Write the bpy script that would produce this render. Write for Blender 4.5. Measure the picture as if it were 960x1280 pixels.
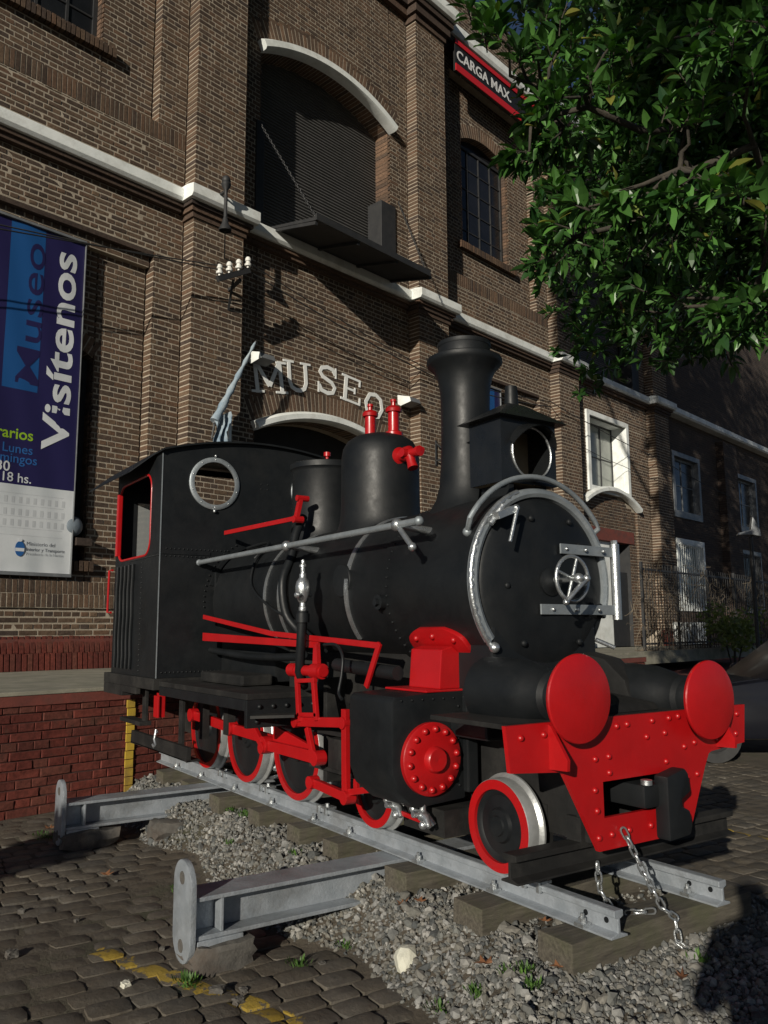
import bpy, bmesh, math, random
from mathutils import Vector, Matrix, Quaternion
random.seed(7)
PI = math.pi
scene = bpy.context.scene
for o in list(bpy.data.objects):
    bpy.data.objects.remove(o)

# ------------------------------------------------------------------ camera, sky, sun, exposure
cam_data = bpy.data.cameras.new('camera')
cam = bpy.data.objects.new('camera', cam_data)
scene.collection.objects.link(cam)
CR, CU, CF = Vector((0.5563, 0.8309, -0.0061)), Vector((0.1212, -0.0739, 0.9899)), Vector((-0.8225, 0.5508, 0.1414))
cam.matrix_world = Matrix(((CR.x, CU.x, -CF.x, 0), (CR.y, CU.y, -CF.y, 0), (CR.z, CU.z, -CF.z, 1.6), (0, 0, 0, 1)))
cam_data.sensor_fit = 'VERTICAL'
cam_data.sensor_height = 36
cam_data.lens = 1028.0 / 1280 * 36
cam_data.clip_start = 0.05
cam_data.clip_end = 2000
scene.camera = cam

SUN = Vector((1.98, -2.86, 1.0)).normalized()          # towards the sun
world = bpy.data.worlds.new('World')
scene.world = world
world.use_nodes = True
wn = world.node_tree
sky = wn.nodes.new('ShaderNodeTexSky')
sky.sky_type = 'NISHITA'
sky.sun_disc = False
sky.sun_elevation = math.asin(SUN.z)
sky.sun_rotation = math.atan2(SUN.x, SUN.y)
sky.dust_density = 0.2
sky.air_density = 0.5
bg = wn.nodes['Background']
bg.inputs['Strength'].default_value = 0.05
wn.links.new(sky.outputs[0], bg.inputs[0])
sl = bpy.data.lights.new('sun', 'SUN')
sl.energy = 5.0
sl.angle = math.radians(0.5)
sl.color = (1.0, 0.93, 0.80)
sun = bpy.data.objects.new('sun', sl)
scene.collection.objects.link(sun)
sun.rotation_euler = (-SUN).to_track_quat('-Z', 'Y').to_euler()
sun.location = (6, -9, 8)
scene.view_settings.view_transform = 'Standard'
scene.view_settings.look = 'None'
scene.view_settings.exposure = -0.12
scene.view_settings.gamma = 1.0
scene.view_settings.use_curve_mapping = False
try:
    scene.cycles.max_bounces = 6
    scene.cycles.transparent_max_bounces = 8
except Exception:
    pass

# ------------------------------------------------------------------ helpers
COL = scene.collection

def props(o, label=None, cat=None, group=None, kind=None):
    if label: o['label'] = label
    if cat: o['category'] = cat
    if group: o['group'] = group
    if kind: o['kind'] = kind
    return o

def V(*a):
    return Vector(a)

class MB:
    def __init__(s):
        s.v = []; s.f = []
    def add(s, vs, fs):
        b = len(s.v)
        s.v += [tuple(p) for p in vs]
        s.f += [tuple(i + b for i in f) for f in fs]
        return s
    def box(s, x0, x1, y0, y1, z0, z1):
        return s.add([(x0,y0,z0),(x1,y0,z0),(x1,y1,z0),(x0,y1,z0),(x0,y0,z1),(x1,y0,z1),(x1,y1,z1),(x0,y1,z1)],
                     [(0,3,2,1),(4,5,6,7),(0,1,5,4),(1,2,6,5),(2,3,7,6),(3,0,4,7)])
    def bar(s, a, b, w, h, up=(0,0,1), w2=None, h2=None):
        a = Vector(a); b = Vector(b); d = (b - a).normalized()
        u = Vector(up)
        r = d.cross(u)
        if r.length < 1e-4: r = d.cross(Vector((1,0,0)))
        r.normalize(); u = r.cross(d)
        w2 = w if w2 is None else w2; h2 = h if h2 is None else h2
        vs = []
        for p, ww, hh in ((a, w, h), (b, w2, h2)):
            for i, j in ((-1,-1),(1,-1),(1,1),(-1,1)):
                vs.append(p + r * (i*ww/2) + u * (j*hh/2))
        return s.add(vs, [(0,1,2,3),(7,6,5,4),(0,4,5,1),(1,5,6,2),(2,6,7,3),(3,7,4,0)])
    def tube(s, pts, r, n=10, caps=True, closed=False):
        pts = [Vector(p) for p in pts]; m = len(pts)
        rs = r if isinstance(r, (list, tuple)) else [r] * m
        ring = []; prev = None
        for i, p in enumerate(pts):
            if closed: d = pts[(i+1) % m] - pts[i-1]
            else: d = pts[min(i+1, m-1)] - pts[max(i-1, 0)]
            d.normalize()
            if prev is None:
                u = Vector((0,0,1)) if abs(d.z) < .9 else Vector((1,0,0))
            else: u = prev
            u = (u - d * u.dot(d)).normalized(); prev = u
            w = d.cross(u)
            ring.append([p + (u*math.cos(2*PI*k/n) + w*math.sin(2*PI*k/n)) * rs[i] for k in range(n)])
        b = len(s.v)
        for q in ring: s.v += [tuple(x) for x in q]
        for i in range(m if closed else m-1):
            j = (i+1) % m
            for k in range(n):
                s.f.append((b+i*n+k, b+i*n+(k+1)%n, b+j*n+(k+1)%n, b+j*n+k))
        if caps and not closed:
            s.f.append(tuple(b+k for k in range(n))[::-1])
            s.f.append(tuple(b+(m-1)*n+k for k in range(n)))
        return s
    def cyl(s, a, b, r, n=16, r2=None):
        return s.tube([a, b], [r, r if r2 is None else r2], n)
    def lathe(s, o, axis, prof, n=32, a0=0, a1=2*PI, up=None):
        """prof: list of (r, h) along axis from o"""
        o = Vector(o); ax = Vector(axis).normalized()
        u = Vector(up) if up else (Vector((0,0,1)) if abs(ax.z) < .9 else Vector((1,0,0)))
        u = (u - ax * u.dot(ax)).normalized(); w = ax.cross(u)
        full = abs(a1 - a0 - 2*PI) < 1e-6
        cols = n if full else n + 1
        b = len(s.v)
        for r, h in prof:
            for k in range(cols):
                a = a0 + (a1-a0)*k/n
                s.v.append(tuple(o + ax*h + (u*math.cos(a) + w*math.sin(a))*r))
        for i in range(len(prof)-1):
            for k in range(n):
                k2 = (k+1) % cols
                s.f.append((b+i*cols+k, b+i*cols+k2, b+(i+1)*cols+k2, b+(i+1)*cols+k))
        return s
    def prism(s, poly, o, ex, ey, ez, t0, t1):
        """poly in (ex,ey) plane at o, extruded along ez from t0 to t1"""
        o = Vector(o); ex = Vector(ex); ey = Vector(ey); ez = Vector(ez); n = len(poly)
        vs = [o + ex*p[0] + ey*p[1] + ez*t for t in (t0, t1) for p in poly]
        fs = [tuple(range(n))[::-1], tuple(range(n, 2*n))] + [(i, (i+1) % n, n+(i+1) % n, n+i) for i in range(n)]
        return s.add(vs, fs)
    def ball(s, c, r, n=8, m=5, sx=1, sy=1, sz=1):
        b = len(s.v)
        for i in range(m+1):
            t = PI*i/m
            for k in range(n):
                a = 2*PI*k/n
                s.v.append((c[0]+r*sx*math.sin(t)*math.cos(a), c[1]+r*sy*math.sin(t)*math.sin(a), c[2]+r*sz*math.cos(t)))
        for i in range(m):
            for k in range(n):
                s.f.append((b+i*n+k, b+(i+1)*n+k, b+(i+1)*n+(k+1)%n, b+i*n+(k+1)%n))
        return s
    def ribbon(s, path, w, o, ex, ey, ez, t0, t1, closed=False):
        """flat stroke of width w along 2D path, extruded"""
        m = len(path); P = [Vector((p[0], p[1])) for p in path]
        L = []; Rr = []
        for i in range(m):
            if closed: d = P[(i+1) % m] - P[i-1]
            else: d = P[min(i+1, m-1)] - P[max(i-1, 0)]
            d.normalize(); nn = Vector((-d.y, d.x)) * (w/2)
            L.append(P[i]+nn); Rr.append(P[i]-nn)
        for i in range(m if closed else m-1):
            j = (i+1) % m
            s.prism([Rr[i], Rr[j], L[j], L[i]], o, ex, ey, ez, t0, t1)
        return s

def mk(name, mb, mat, parent=None, smooth=None, bevel=0, off=None, weld=False, kind=None, label=None):
    me = bpy.data.meshes.new(name)
    vs = mb.v
    if off is not None:
        vs = [(p[0]-off[0], p[1]-off[1], p[2]-off[2]) for p in vs]
    me.from_pydata(vs, [], mb.f)
    if bevel or weld:
        bm = bmesh.new(); bm.from_mesh(me)
        bmesh.ops.remove_doubles(bm, verts=bm.verts, dist=1e-5)
        bmesh.ops.recalc_face_normals(bm, faces=bm.faces)
        if bevel:
            es = [e for e in bm.edges if len(e.link_faces) == 2 and e.calc_face_angle(0) > math.radians(32)]
            bmesh.ops.bevel(bm, geom=es, offset=bevel, segments=2, profile=.6, affect='EDGES', clamp_overlap=True)
        bm.to_mesh(me); bm.free()
    else:
        bm = bmesh.new(); bm.from_mesh(me)
        bmesh.ops.recalc_face_normals(bm, faces=bm.faces)
        bm.to_mesh(me); bm.free()
    if smooth:
        me.shade_smooth()
        try: me.set_sharp_from_angle(angle=math.radians(smooth))
        except Exception: pass
    me.materials.append(mat)
    o = bpy.data.objects.new(name, me)
    COL.objects.link(o)
    if parent: o.parent = parent
    if kind: o['kind'] = kind
    if label: o['label'] = label
    return o

class Thing:
    """an Empty at the base of a thing; parts are authored in the thing's frame and shifted to the Empty"""
    def __init__(s, name, label, cat, base=(0,0,0), group=None, frame=None):
        s.e = bpy.data.objects.new(name, None)
        COL.objects.link(s.e)
        s.e.empty_display_size = .2
        s.base = Vector(base)
        if frame is not None:
            s.e.location = frame @ s.base
            s.e.rotation_euler = (0, 0, frame.to_euler().z)
            s.e.scale = frame.to_scale()
        else:
            s.e.location = s.base
        props(s.e, label, cat, group)
    def part(s, name, mb, mat, parent=None, **k):
        return mk(name, mb, mat, parent or s.e, off=s.base, **k)

def single(name, mb, mat, label, cat, group=None, base=None, **k):
    """a thing that is one mesh; authored in world coordinates, origin at its base"""
    if base is None:
        n = len(mb.v)
        base = (sum(p[0] for p in mb.v)/n, sum(p[1] for p in mb.v)/n, min(p[2] for p in mb.v))
    o = mk(name, mb, mat, None, off=base, **k)
    o.location = base
    props(o, label, cat, group)
    return o

def inst(name, me, parent, loc, rot=(0,0,0), scale=(1,1,1)):
    o = bpy.data.objects.new(name, me)
    COL.objects.link(o)
    o.parent = parent; o.location = loc; o.rotation_euler = rot; o.scale = scale
    return o

def basemesh(name, mb, mat, smooth=None, bevel=0):
    o = mk(name, mb, mat, smooth=smooth, bevel=bevel)
    me = o.data
    bpy.data.objects.remove(o)
    return me

# ------------------------------------------------------------------ materials
def newmat(name):
    m = bpy.data.materials.new(name); m.use_nodes = True
    nt = m.node_tree
    return m, nt, nt.nodes['Principled BSDF'], nt.nodes, nt.links

def noise(N, L, co, scale, detail=5, rough=.6):
    n = N.new('ShaderNodeTexNoise'); n.inputs['Scale'].default_value = scale
    n.inputs['Detail'].default_value = detail; n.inputs['Roughness'].default_value = rough
    L.new(co, n.inputs['Vector'])
    return n.outputs['Fac']

def ramp(N, L, fac, stops):
    r = N.new('ShaderNodeValToRGB'); el = r.color_ramp.elements
    while len(el) < len(stops): el.new(.5)
    for e, (p, c) in zip(el, stops):
        e.position = p; e.color = (c[0], c[1], c[2], 1)
    L.new(fac, r.inputs[0])
    return r.outputs[0]

def mix(N, L, fac, a, b, blend='MIX'):
    m = N.new('ShaderNodeMix'); m.data_type = 'RGBA'; m.blend_type = blend
    if hasattr(fac, 'links') or hasattr(fac, 'is_linked'): L.new(fac, m.inputs[0])
    else: m.inputs[0].default_value = fac
    for i, x in ((6, a), (7, b)):
        if hasattr(x, 'is_linked'): L.new(x, m.inputs[i])
        else: m.inputs[i].default_value = (x[0], x[1], x[2], 1)
    return m.outputs[2]

def math_(N, L, op, a, b=0.0):
    m = N.new('ShaderNodeMath'); m.operation = op
    for i, x in ((0, a), (1, b)):
        if hasattr(x, 'is_linked'): L.new(x, m.inputs[i])
        else: m.inputs[i].default_value = x
    return m.outputs[0]

def randval(N, L):
    """one number per piece, whether a mesh island or an object"""
    g = N.new('ShaderNodeNewGeometry'); oi = N.new('ShaderNodeObjectInfo')
    a = math_(N, L, 'ADD', g.outputs['Random Per Island'], oi.outputs['Random'])
    return math_(N, L, 'FRACT', a)

def pbr(name, c1, c2=None, rough=.6, scale=6., metal=0., bump=0., bscale=60., rvar=0., rand=0., dirt=None, dirtamt=.5, dscale=2.5, spec=None, coat=0., stops=(.35,.65)):
    m, nt, B, N, L = newmat(name)
    tc = N.new('ShaderNodeTexCoord'); co = tc.outputs['Object']
    if c2 is None: c2 = tuple(x*.75 for x in c1)
    f = noise(N, L, co, scale)
    col = ramp(N, L, f, [(stops[0], c1), (stops[1], c2)])
    if dirt:
        d = noise(N, L, co, dscale, 6, .7)
        dm = ramp(N, L, d, [(.48, (0,0,0)), (.68, (dirtamt,)*3)])
        col = mix(N, L, dm, col, dirt)
    if rand:
        r = randval(N, L)
        k = math_(N, L, 'MULTIPLY_ADD', r, rand); k.node.inputs[2].default_value = 1 - rand/2
        col = mix(N, L, 1.0, col, (1,1,1), 'MULTIPLY')
        mm = col.node
        cc = N.new('ShaderNodeCombineColor')
        for i in range(3): L.new(k, cc.inputs[i])
        L.new(cc.outputs[0], mm.inputs[7])
    L.new(col, B.inputs['Base Color'])
    B.inputs['Metallic'].default_value = metal
    if rvar:
        rr = N.new('ShaderNodeMapRange'); L.new(noise(N, L, co, scale*1.7, 6, .7), rr.inputs[0])
        rr.inputs[1].default_value = .3; rr.inputs[2].default_value = .7
        rr.inputs[3].default_value = max(.02, rough-rvar); rr.inputs[4].default_value = min(1, rough+rvar)
        L.new(rr.outputs[0], B.inputs['Roughness'])
    else: B.inputs['Roughness'].default_value = rough
    if spec is not None: B.inputs['Specular IOR Level'].default_value = spec
    if coat: B.inputs['Coat Weight'].default_value = coat; B.inputs['Coat Roughness'].default_value = .1
    if bump:
        b = N.new('ShaderNodeBump'); b.inputs['Strength'].default_value = 1
        b.inputs['Distance'].default_value = bump
        L.new(noise(N, L, co, bscale, 6, .65), b.inputs['Height'])
        L.new(b.outputs[0], B.inputs['Normal'])
    return m

def brickmat(name, cols, rough=.85, bump=.004, stain=None, stainamt=.6, mottle=.5):
    m, nt, B, N, L = newmat(name)
    co = N.new('ShaderNodeNewGeometry').outputs['Position']
    r = randval(N, L)
    n = len(cols)
    col = ramp(N, L, r, [((i+.5)/n, c) for i, c in enumerate(cols)])
    f = noise(N, L, co, 22, 6, .7)
    k = ramp(N, L, f, [(.3, (1-mottle,)*3), (.7, (1+mottle*.5,)*3)])
    col = mix(N, L, 1.0, col, k, 'MULTIPLY')
    big = noise(N, L, co, .9, 5, .6)
    k2 = ramp(N, L, big, [(.3, (.72,.72,.74)), (.7, (1.12,1.1,1.06))])
    col = mix(N, L, 1.0, col, k2, 'MULTIPLY')
    if stain:
        sm = ramp(N, L, noise(N, L, co, 3.1, 7, .75), [(.55, (0,0,0)), (.72, (stainamt,)*3)])
        col = mix(N, L, sm, col, stain)
    L.new(col, B.inputs['Base Color']); B.inputs['Roughness'].default_value = rough
    B.inputs['Specular IOR Level'].default_value = .25
    b = N.new('ShaderNodeBump'); b.inputs['Distance'].default_value = bump
    L.new(noise(N, L, co, 55, 6, .7), b.inputs['Height']); L.new(b.outputs[0], B.inputs['Normal'])
    return m

M = {}
M['brick'] = brickmat('museum brick', [(.074,.051,.038),(.126,.083,.055),(.098,.065,.046),(.156,.104,.068),(.070,.051,.042),(.114,.076,.053),(.142,.086,.056)])
M['brick_dark'] = brickmat('sooty brick', [(.07,.05,.04),(.11,.07,.05),(.055,.042,.036),(.13,.085,.06)])
M['brick_red'] = brickmat('red painted brick', [(.13,.031,.023),(.16,.040,.029),(.105,.028,.022),(.14,.047,.034)], stain=(.045,.036,.026), stainamt=.85)
M['brick_orange'] = brickmat('arch brick', [(.15,.095,.065),(.19,.12,.08),(.12,.08,.056),(.095,.068,.052)])
M['mortar'] = pbr('lime mortar', (.39,.335,.262), (.28,.235,.18), .95, 5, bump=.006, bscale=80)
M['mortar_red'] = pbr('painted mortar', (.085,.026,.02), (.04,.02,.016), .95, 7, bump=.006, bscale=70)
M['white'] = pbr('weathered white paint', (.82,.84,.82), (.70,.73,.71), .7, 3, bump=.003, bscale=40, dirt=(.40,.39,.35), dirtamt=.5)
M['cement'] = pbr('platform cement', (.30,.28,.22), (.20,.19,.15), .9, 4, bump=.004, bscale=50, dirt=(.12,.13,.08))
M['redcoat'] = pbr('red oxide coping', (.17,.042,.03), (.12,.032,.024), .85, 5, bump=.004, bscale=40, dirt=(.08,.05,.04))
M['black'] = pbr('black loco paint', (.0058,.0070,.0082), (.0088,.0102,.0116), .50, 4, bump=.0012, bscale=16, rvar=.10, dirt=(.014,.014,.014), dirtamt=.4, spec=.32)
M['black_gloss'] = pbr('black gloss paint', (.008,.009,.010), (.012,.013,.014), .3, 5, bump=.001, bscale=30, rvar=.1)
M['black_dull'] = pbr('dusty black paint', (.008,.008,.008), (.016,.0155,.015), .7, 5, bump=.002, bscale=40, dirt=(.04,.038,.034), dirtamt=.4, spec=.3)
M['red'] = pbr('red enamel', (.38,.0055,.0072), (.32,.005,.0065), .36, 4, bump=.0012, bscale=35, rvar=.08, coat=.12)
M['silver'] = pbr('aluminium paint', (.55,.57,.58), (.42,.44,.45), .33, 9, metal=.85, bump=.003, bscale=60, rvar=.12)
M['silver_dull'] = pbr('aged aluminium paint', (.34,.37,.39), (.25,.28,.30), .5, 7, metal=.6, bump=.002, bscale=50, rvar=.1)
M['tread'] = pbr('bare wheel tread', (.46,.47,.47), (.36,.37,.37), .36, 12, metal=.6, bump=.0006, bscale=90, rvar=.1)
M['galv'] = pbr('silver painted girder', (.36,.39,.425), (.27,.30,.33), .45, 8, metal=.4, bump=.004, bscale=60, rvar=.14, dirt=(.15,.15,.145), dirtamt=.55)
M['wood'] = None
M['shutter'] = pbr('roller shutter steel', (.10,.096,.094), (.085,.083,.08), .55, 3, bump=.001)
M['dark_metal'] = pbr('dark grey metal', (.018,.019,.021), (.028,.028,.029), .6, 6, bump=.001)
M['dark_window'] = pbr('dark window glass', (.012,.013,.015), (.02,.02,.022), .25, 2)
M['interior'] = pbr('dark interior', (.015,.014,.013), (.02,.02,.02), .9, 3)
M['pewter'] = pbr('grey metal', (.22,.23,.24), (.16,.17,.18), .5, 6, metal=.3)
M['porcelain'] = pbr('porcelain', (.75,.74,.70), (.62,.62,.58), .25, 8)
M['rubber'] = pbr('black rubber', (.02,.02,.02), (.03,.03,.03), .7, 8)
M['brass'] = pbr('old brass', (.30,.22,.10), (.2,.15,.08), .4, 8, metal=.8)
M['copper_inside'] = pbr('lamp interior', (.25,.20,.13), (.18,.14,.09), .6, 6)
M['stone'] = pbr('granite block', (.10,.093,.082), (.055,.051,.046), .9, 9, bump=.012, bscale=14, dirt=(.11,.07,.045), dirtamt=.4)
M['whitestone'] = pbr('pale stone', (.60,.59,.50), (.45,.44,.36), .85, 8, bump=.010, bscale=14)
M['gravel'] = brickmat('ballast stones', [(.075,.080,.080),(.17,.175,.165),(.12,.118,.105),(.21,.20,.175),(.095,.10,.098),(.36,.355,.335),(.15,.142,.12),(.25,.25,.24)], bump=.002, mottle=.35)
M['bark'] = pbr('bark', (.055,.046,.034), (.03,.026,.02), .95, 9, bump=.01, bscale=25)
M['vine'] = pbr('dry vine', (.16,.13,.09), (.09,.07,.05), .9, 9, rand=.6)
M['fallen'] = pbr('fallen leaf', (.20,.085,.035), (.13,.06,.03), .7, 14, rand=.5)
M['yellow'] = pbr('yellow paint', (.55,.37,.04), (.42,.28,.03), .8, 8, dirt=(.15,.09,.04), dirtamt=.7)

def leafmat(name, c1, c2, rough=.32, trans=.25, spec=.5, odd=None):
    m, nt, B, N, L = newmat(name)
    r = randval(N, L)
    st = [(.0, c1), (.8, c2), (.93, tuple(x*1.5 for x in c2))]
    if odd: st += [(.975, tuple(x*1.5 for x in c2)), (.985, odd)]
    col = ramp(N, L, r, st)
    L.new(col, B.inputs['Base Color']); B.inputs['Roughness'].default_value = rough; B.inputs['Specular IOR Level'].default_value = spec
    tb = N.new('ShaderNodeBsdfTranslucent'); tcol = mix(N, L, 1., col, (1.5,1.9,.5), 'MULTIPLY'); L.new(tcol, tb.inputs[0])
    ms = N.new('ShaderNodeMixShader'); ms.inputs[0].default_value = trans
    L.new(B.outputs[0], ms.inputs[1]); L.new(tb.outputs[0], ms.inputs[2])
    out = [n for n in N if n.type == 'OUTPUT_MATERIAL'][0]
    L.new(ms.outputs[0], out.inputs[0])
    return m
M['leaf'] = leafmat('glossy tree leaf', (.010,.040,.009), (.050,.128,.024), .40, .12, .5, (.16,.16,.03))
M['weed'] = leafmat('weed leaf', (.045,.10,.02), (.075,.15,.03), .6)
M['bush'] = leafmat('bush leaf', (.09,.12,.035), (.16,.19,.06), .5)

def woodmat():
    m, nt, B, N, L = newmat('old sleeper wood')
    tc = N.new('ShaderNodeTexCoord'); mp = N.new('ShaderNodeMapping'); mp.inputs['Scale'].default_value = (9, 1.1, 9)
    L.new(tc.outputs['Object'], mp.inputs[0])
    g = noise(N, L, mp.outputs[0], 5, 8, .7)
    col = ramp(N, L, g, [(.3, (.035,.030,.023)), (.55, (.085,.074,.056)), (.75, (.135,.12,.094))])
    mo = ramp(N, L, noise(N, L, tc.outputs['Object'], 3.5, 5), [(.5, (0,0,0)), (.72, (.65,)*3)])
    col = mix(N, L, mo, col, (.07,.075,.035))
    L.new(col, B.inputs['Base Color']); B.inputs['Roughness'].default_value = .9
    b = N.new('ShaderNodeBump'); b.inputs['Distance'].default_value = .008
    L.new(g, b.inputs['Height']); L.new(b.outputs[0], B.inputs['Normal'])
    return m
M['wood'] = woodmat()

def flat(name, c, rough=.6):
    m, nt, B, N, L = newmat(name)
    B.inputs['Base Color'].default_value = (c[0], c[1], c[2], 1); B.inputs['Roughness'].default_value = rough
    return m

def glass(name, tint=(.8,.85,.85), rough=.08, alpha=.35):
    m, nt, B, N, L = newmat(name)
    B.inputs['Base Color'].default_value = (*[x*.25 for x in tint], 1); B.inputs['Roughness'].default_value = rough
    B.inputs['Alpha'].default_value = alpha
    return m
M['glassgrey'] = glass('dusty glass', (.9,.95,.95), .5, .75)

M['clean_white'] = pbr('white letter paint', (.86,.87,.85), (.78,.79,.77), .6, 3)
# ------------------------------------------------------------------ the place's frames
AL = math.radians(13.2385)
FD = Vector((-math.sin(AL), math.cos(AL), 0))       # along the facade
FN = Vector((math.cos(AL), math.sin(AL), 0))        # out of the facade
K2, K1 = -11.309, -7.4725
S0 = 1.1375                                         # facade drawn in units of 1/S0 m
GZ = -.22                                           # street level
FM = Matrix.Translation((0,0,1.6*(1-S0))) @ Matrix.Scale(S0, 4) @ Matrix(((FD.x, -FN.x, 0, FN.x*K2), (FD.y, -FN.y, 0, FN.y*K2), (0, 0, 1, 0), (0, 0, 0, 1)))
def fac(u, out, z):
    return FM @ Vector((u, -out, z))

# ------------------------------------------------------------------ ground
def bedheight(x, y):
    """height of the ballast heap over the street"""
    d = abs(y - 3.62)
    wob = .08*math.sin(x*2.3+1) + .06*math.sin(x*5.1+y*3)
    edge = 1.02 + wob
    if x > -3.4: edge += min(.45, (x+3.4)*.5)
    if y > 3.62: edge += .2
    h = max(0., min(1., (edge + .15 - d)/.5))
    fx = max(0., min(1., (-1.1 - x)/1.6)) * max(0., min(1., (x + 9.5)/.3))
    if -3.05 < x: fx *= max(.62, 1 - (x+3.05)*.35)
    return .262 * (h*h*(3-2*h)) * fx

def groundmat():
    m, nt, B, N, L = newmat('earth between cobbles')
    P = N.new('ShaderNodeNewGeometry').outputs['Position']
    col = ramp(N, L, noise(N, L, P, 3.2, 8, .7), [(.3, (.05,.041,.03)), (.55, (.10,.082,.06)), (.75, (.14,.118,.09))])
    mo = ramp(N, L, noise(N, L, P, 1.7, 6, .65), [(.52, (0,0,0)), (.7, (.6,)*3)])
    col = mix(N, L, mo, col, (.045,.052,.022))
    L.new(col, B.inputs['Base Color']); B.inputs['Roughness'].default_value = .95
    b = N.new('ShaderNodeBump'); b.inputs['Distance'].default_value = .02
    L.new(noise(N, L, P, 35, 8, .75), b.inputs['Height']); L.new(b.outputs[0], B.inputs['Normal'])
    return m
M['earth'] = groundmat()

def cobblemat():
    m, nt, B, N, L = newmat('granite cobbles')
    P = N.new('ShaderNodeNewGeometry').outputs['Position']
    r = randval(N, L)
    col = ramp(N, L, r, [(.1, (.072,.065,.056)), (.4, (.105,.094,.079)), (.7, (.086,.080,.072)), (.95, (.128,.113,.093))])
    k = ramp(N, L, noise(N, L, P, 16, 8, .7), [(.3, (.7,.7,.7)), (.7, (1.25,1.22,1.15))])
    col = mix(N, L, 1., col, k, 'MULTIPLY')
    dm = ramp(N, L, noise(N, L, P, 1.5, 6, .7), [(.42, (0,0,0)), (.62, (.8,)*3)])
    col = mix(N, L, dm, col, (.085,.070,.052))
    # worn yellow kerb line painted on the setts
    sep = N.new('ShaderNodeSeparateXYZ'); L.new(P, sep.inputs[0])
    def line(ax, ay, bx, by, w):
        d = Vector((bx-ax, by-ay)); ln = d.length; d.normalize()
        nx, ny = -d.y, d.x
        s1 = math_(N, L, 'ADD', math_(N, L, 'MULTIPLY', sep.outputs[0], nx), math_(N, L, 'MULTIPLY', sep.outputs[1], ny))
        dist = math_(N, L, 'ABSOLUTE', math_(N, L, 'SUBTRACT', s1, ax*nx + ay*ny))
        s2 = math_(N, L, 'ADD', math_(N, L, 'MULTIPLY', sep.outputs[0], d.x), math_(N, L, 'MULTIPLY', sep.outputs[1], d.y))
        al = math_(N, L, 'SUBTRACT', s2, ax*d.x + ay*d.y)
        a = math_(N, L, 'LESS_THAN', dist, w)
        b = math_(N, L, 'GREATER_THAN', al, 0.); c = math_(N, L, 'LESS_THAN', al, ln)
        return math_(N, L, 'MULTIPLY', a, math_(N, L, 'MULTIPLY', b, c))
    wear = math_(N, L, 'GREATER_THAN', noise(N, L, P, 7, 7, .75), .47)
    ym = math_(N, L, 'ADD', line(-5.15, 1.42, -2.6, 2.40, .058), line(-6.3, 6.74, -1.5, 7.35, .035))
    ym = math_(N, L, 'MULTIPLY', math_(N, L, 'MULTIPLY', ym, wear), .8)
    col = mix(N, L, ym, col, (.34,.23,.025))
    L.new(col, B.inputs['Base Color'])
    rg = ramp(N, L, noise(N, L, P, 9, 5), [(.3, (.42,)*3), (.7, (.75,)*3)])
    L.new(rg, B.inputs['Roughness'])
    b = N.new('ShaderNodeBump'); b.inputs['Distance'].default_value = .008
    L.new(noise(N, L, P, 30, 8, .7), b.inputs['Height']); L.new(b.outputs[0], B.inputs['Normal'])
    return m
M['cobble'] = cobblemat()

def hills(x, y):
    return (math.sin(x*1.7+y*.6)+math.sin(x*.8-y*1.9+2)+math.sin(x*3.1+y*2.7))*.33

def earthz(x, y):
    # earth heaped over the setts left of the track, thin elsewhere
    e = -.017 + .009*hills(x*1.3, y*1.3)
    d = ((x+6.2)/1.5)**2 + ((y-1.95)/.75)**2
    e += .007*math.exp(-d) + .004*math.exp(-(((x+5.1)/.8)**2+((y-1.2)/.5)**2))
    return e

gm = MB()
# one sheet: fine grid near the camera that shares its rim with a wide apron out to the horizon
xs = [-600,-120,-40,-20,-13] + [-12+.12*i for i in range(118)] + [2.4,6,20,60,200,600]
ys = [-600,-200,-60,-20,-6] + [-2+.12*i for i in range(118)] + [12.4,14,18,30,60,150,600]
for y in ys:
    for x in xs:
        inn = -11.9 < x < 2.1 and -1.9 < y < 12.1
        z = earthz(x, y) + bedheight(x, y) + (random.uniform(-.003,.003)) if inn else -.016
        z += GZ
        gm.v.append((x, y, z))
nx = len(xs)
for j in range(len(ys)-1):
    for i in range(nx-1):
        gm.f.append((j*nx+i, j*nx+i+1, (j+1)*nx+i+1, (j+1)*nx+i))
street = mk('street', gm, M['earth'], smooth=180)
props(street, kind='structure')

def sett(seed, n=5):
    rnd = random.Random(seed); mb = MB()
    W = .5; pts = []
    for j in range(n+1):
        for i in range(n+1):
            a, b = i/n*2-1, j/n*2-1
            e = max(abs(a), abs(b))
            k = 1 - .10*(abs(a)*abs(b))**2
            h = 0 if e < .99 else -.075
            dome = -.0035*(a*a+b*b) + rnd.uniform(-.0025,.0025)
            if e > .99: dome = -.011
            pts.append((a*W*k + rnd.uniform(-.02,.02)*(e>.4), b*W*k + rnd.uniform(-.02,.02)*(e>.4), dome))
    mb.v = pts
    for j in range(n):
        for i in range(n):
            mb.f.append((j*(n+1)+i, j*(n+1)+i+1, (j+1)*(n+1)+i+1, (j+1)*(n+1)+i))
    # skirt
    rim = [i for i in range(n+1)] + [(j)*(n+1)+n for j in range(1, n+1)] + [n*(n+1)+i for i in range(n-1, -1, -1)] + [j*(n+1) for j in range(n-1, 0, -1)]
    b = len(mb.v)
    for r in rim: mb.v.append((mb.v[r][0]*1.02, mb.v[r][1]*1.02, -.09))
    m = len(rim)
    for k in range(m): mb.f.append((rim[k], b+k, b+(k+1) % m, rim[(k+1) % m]))
    return mb
SETT = [sett(s) for s in range(6)]
SETTME = [basemesh('sett', s, M['cobble'], smooth=60) for s in SETT]
cob = []
RD = math.radians(103.24 - 14)
ca, sa = math.cos(RD), math.sin(RD)
row = 0
v = -.2
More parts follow.
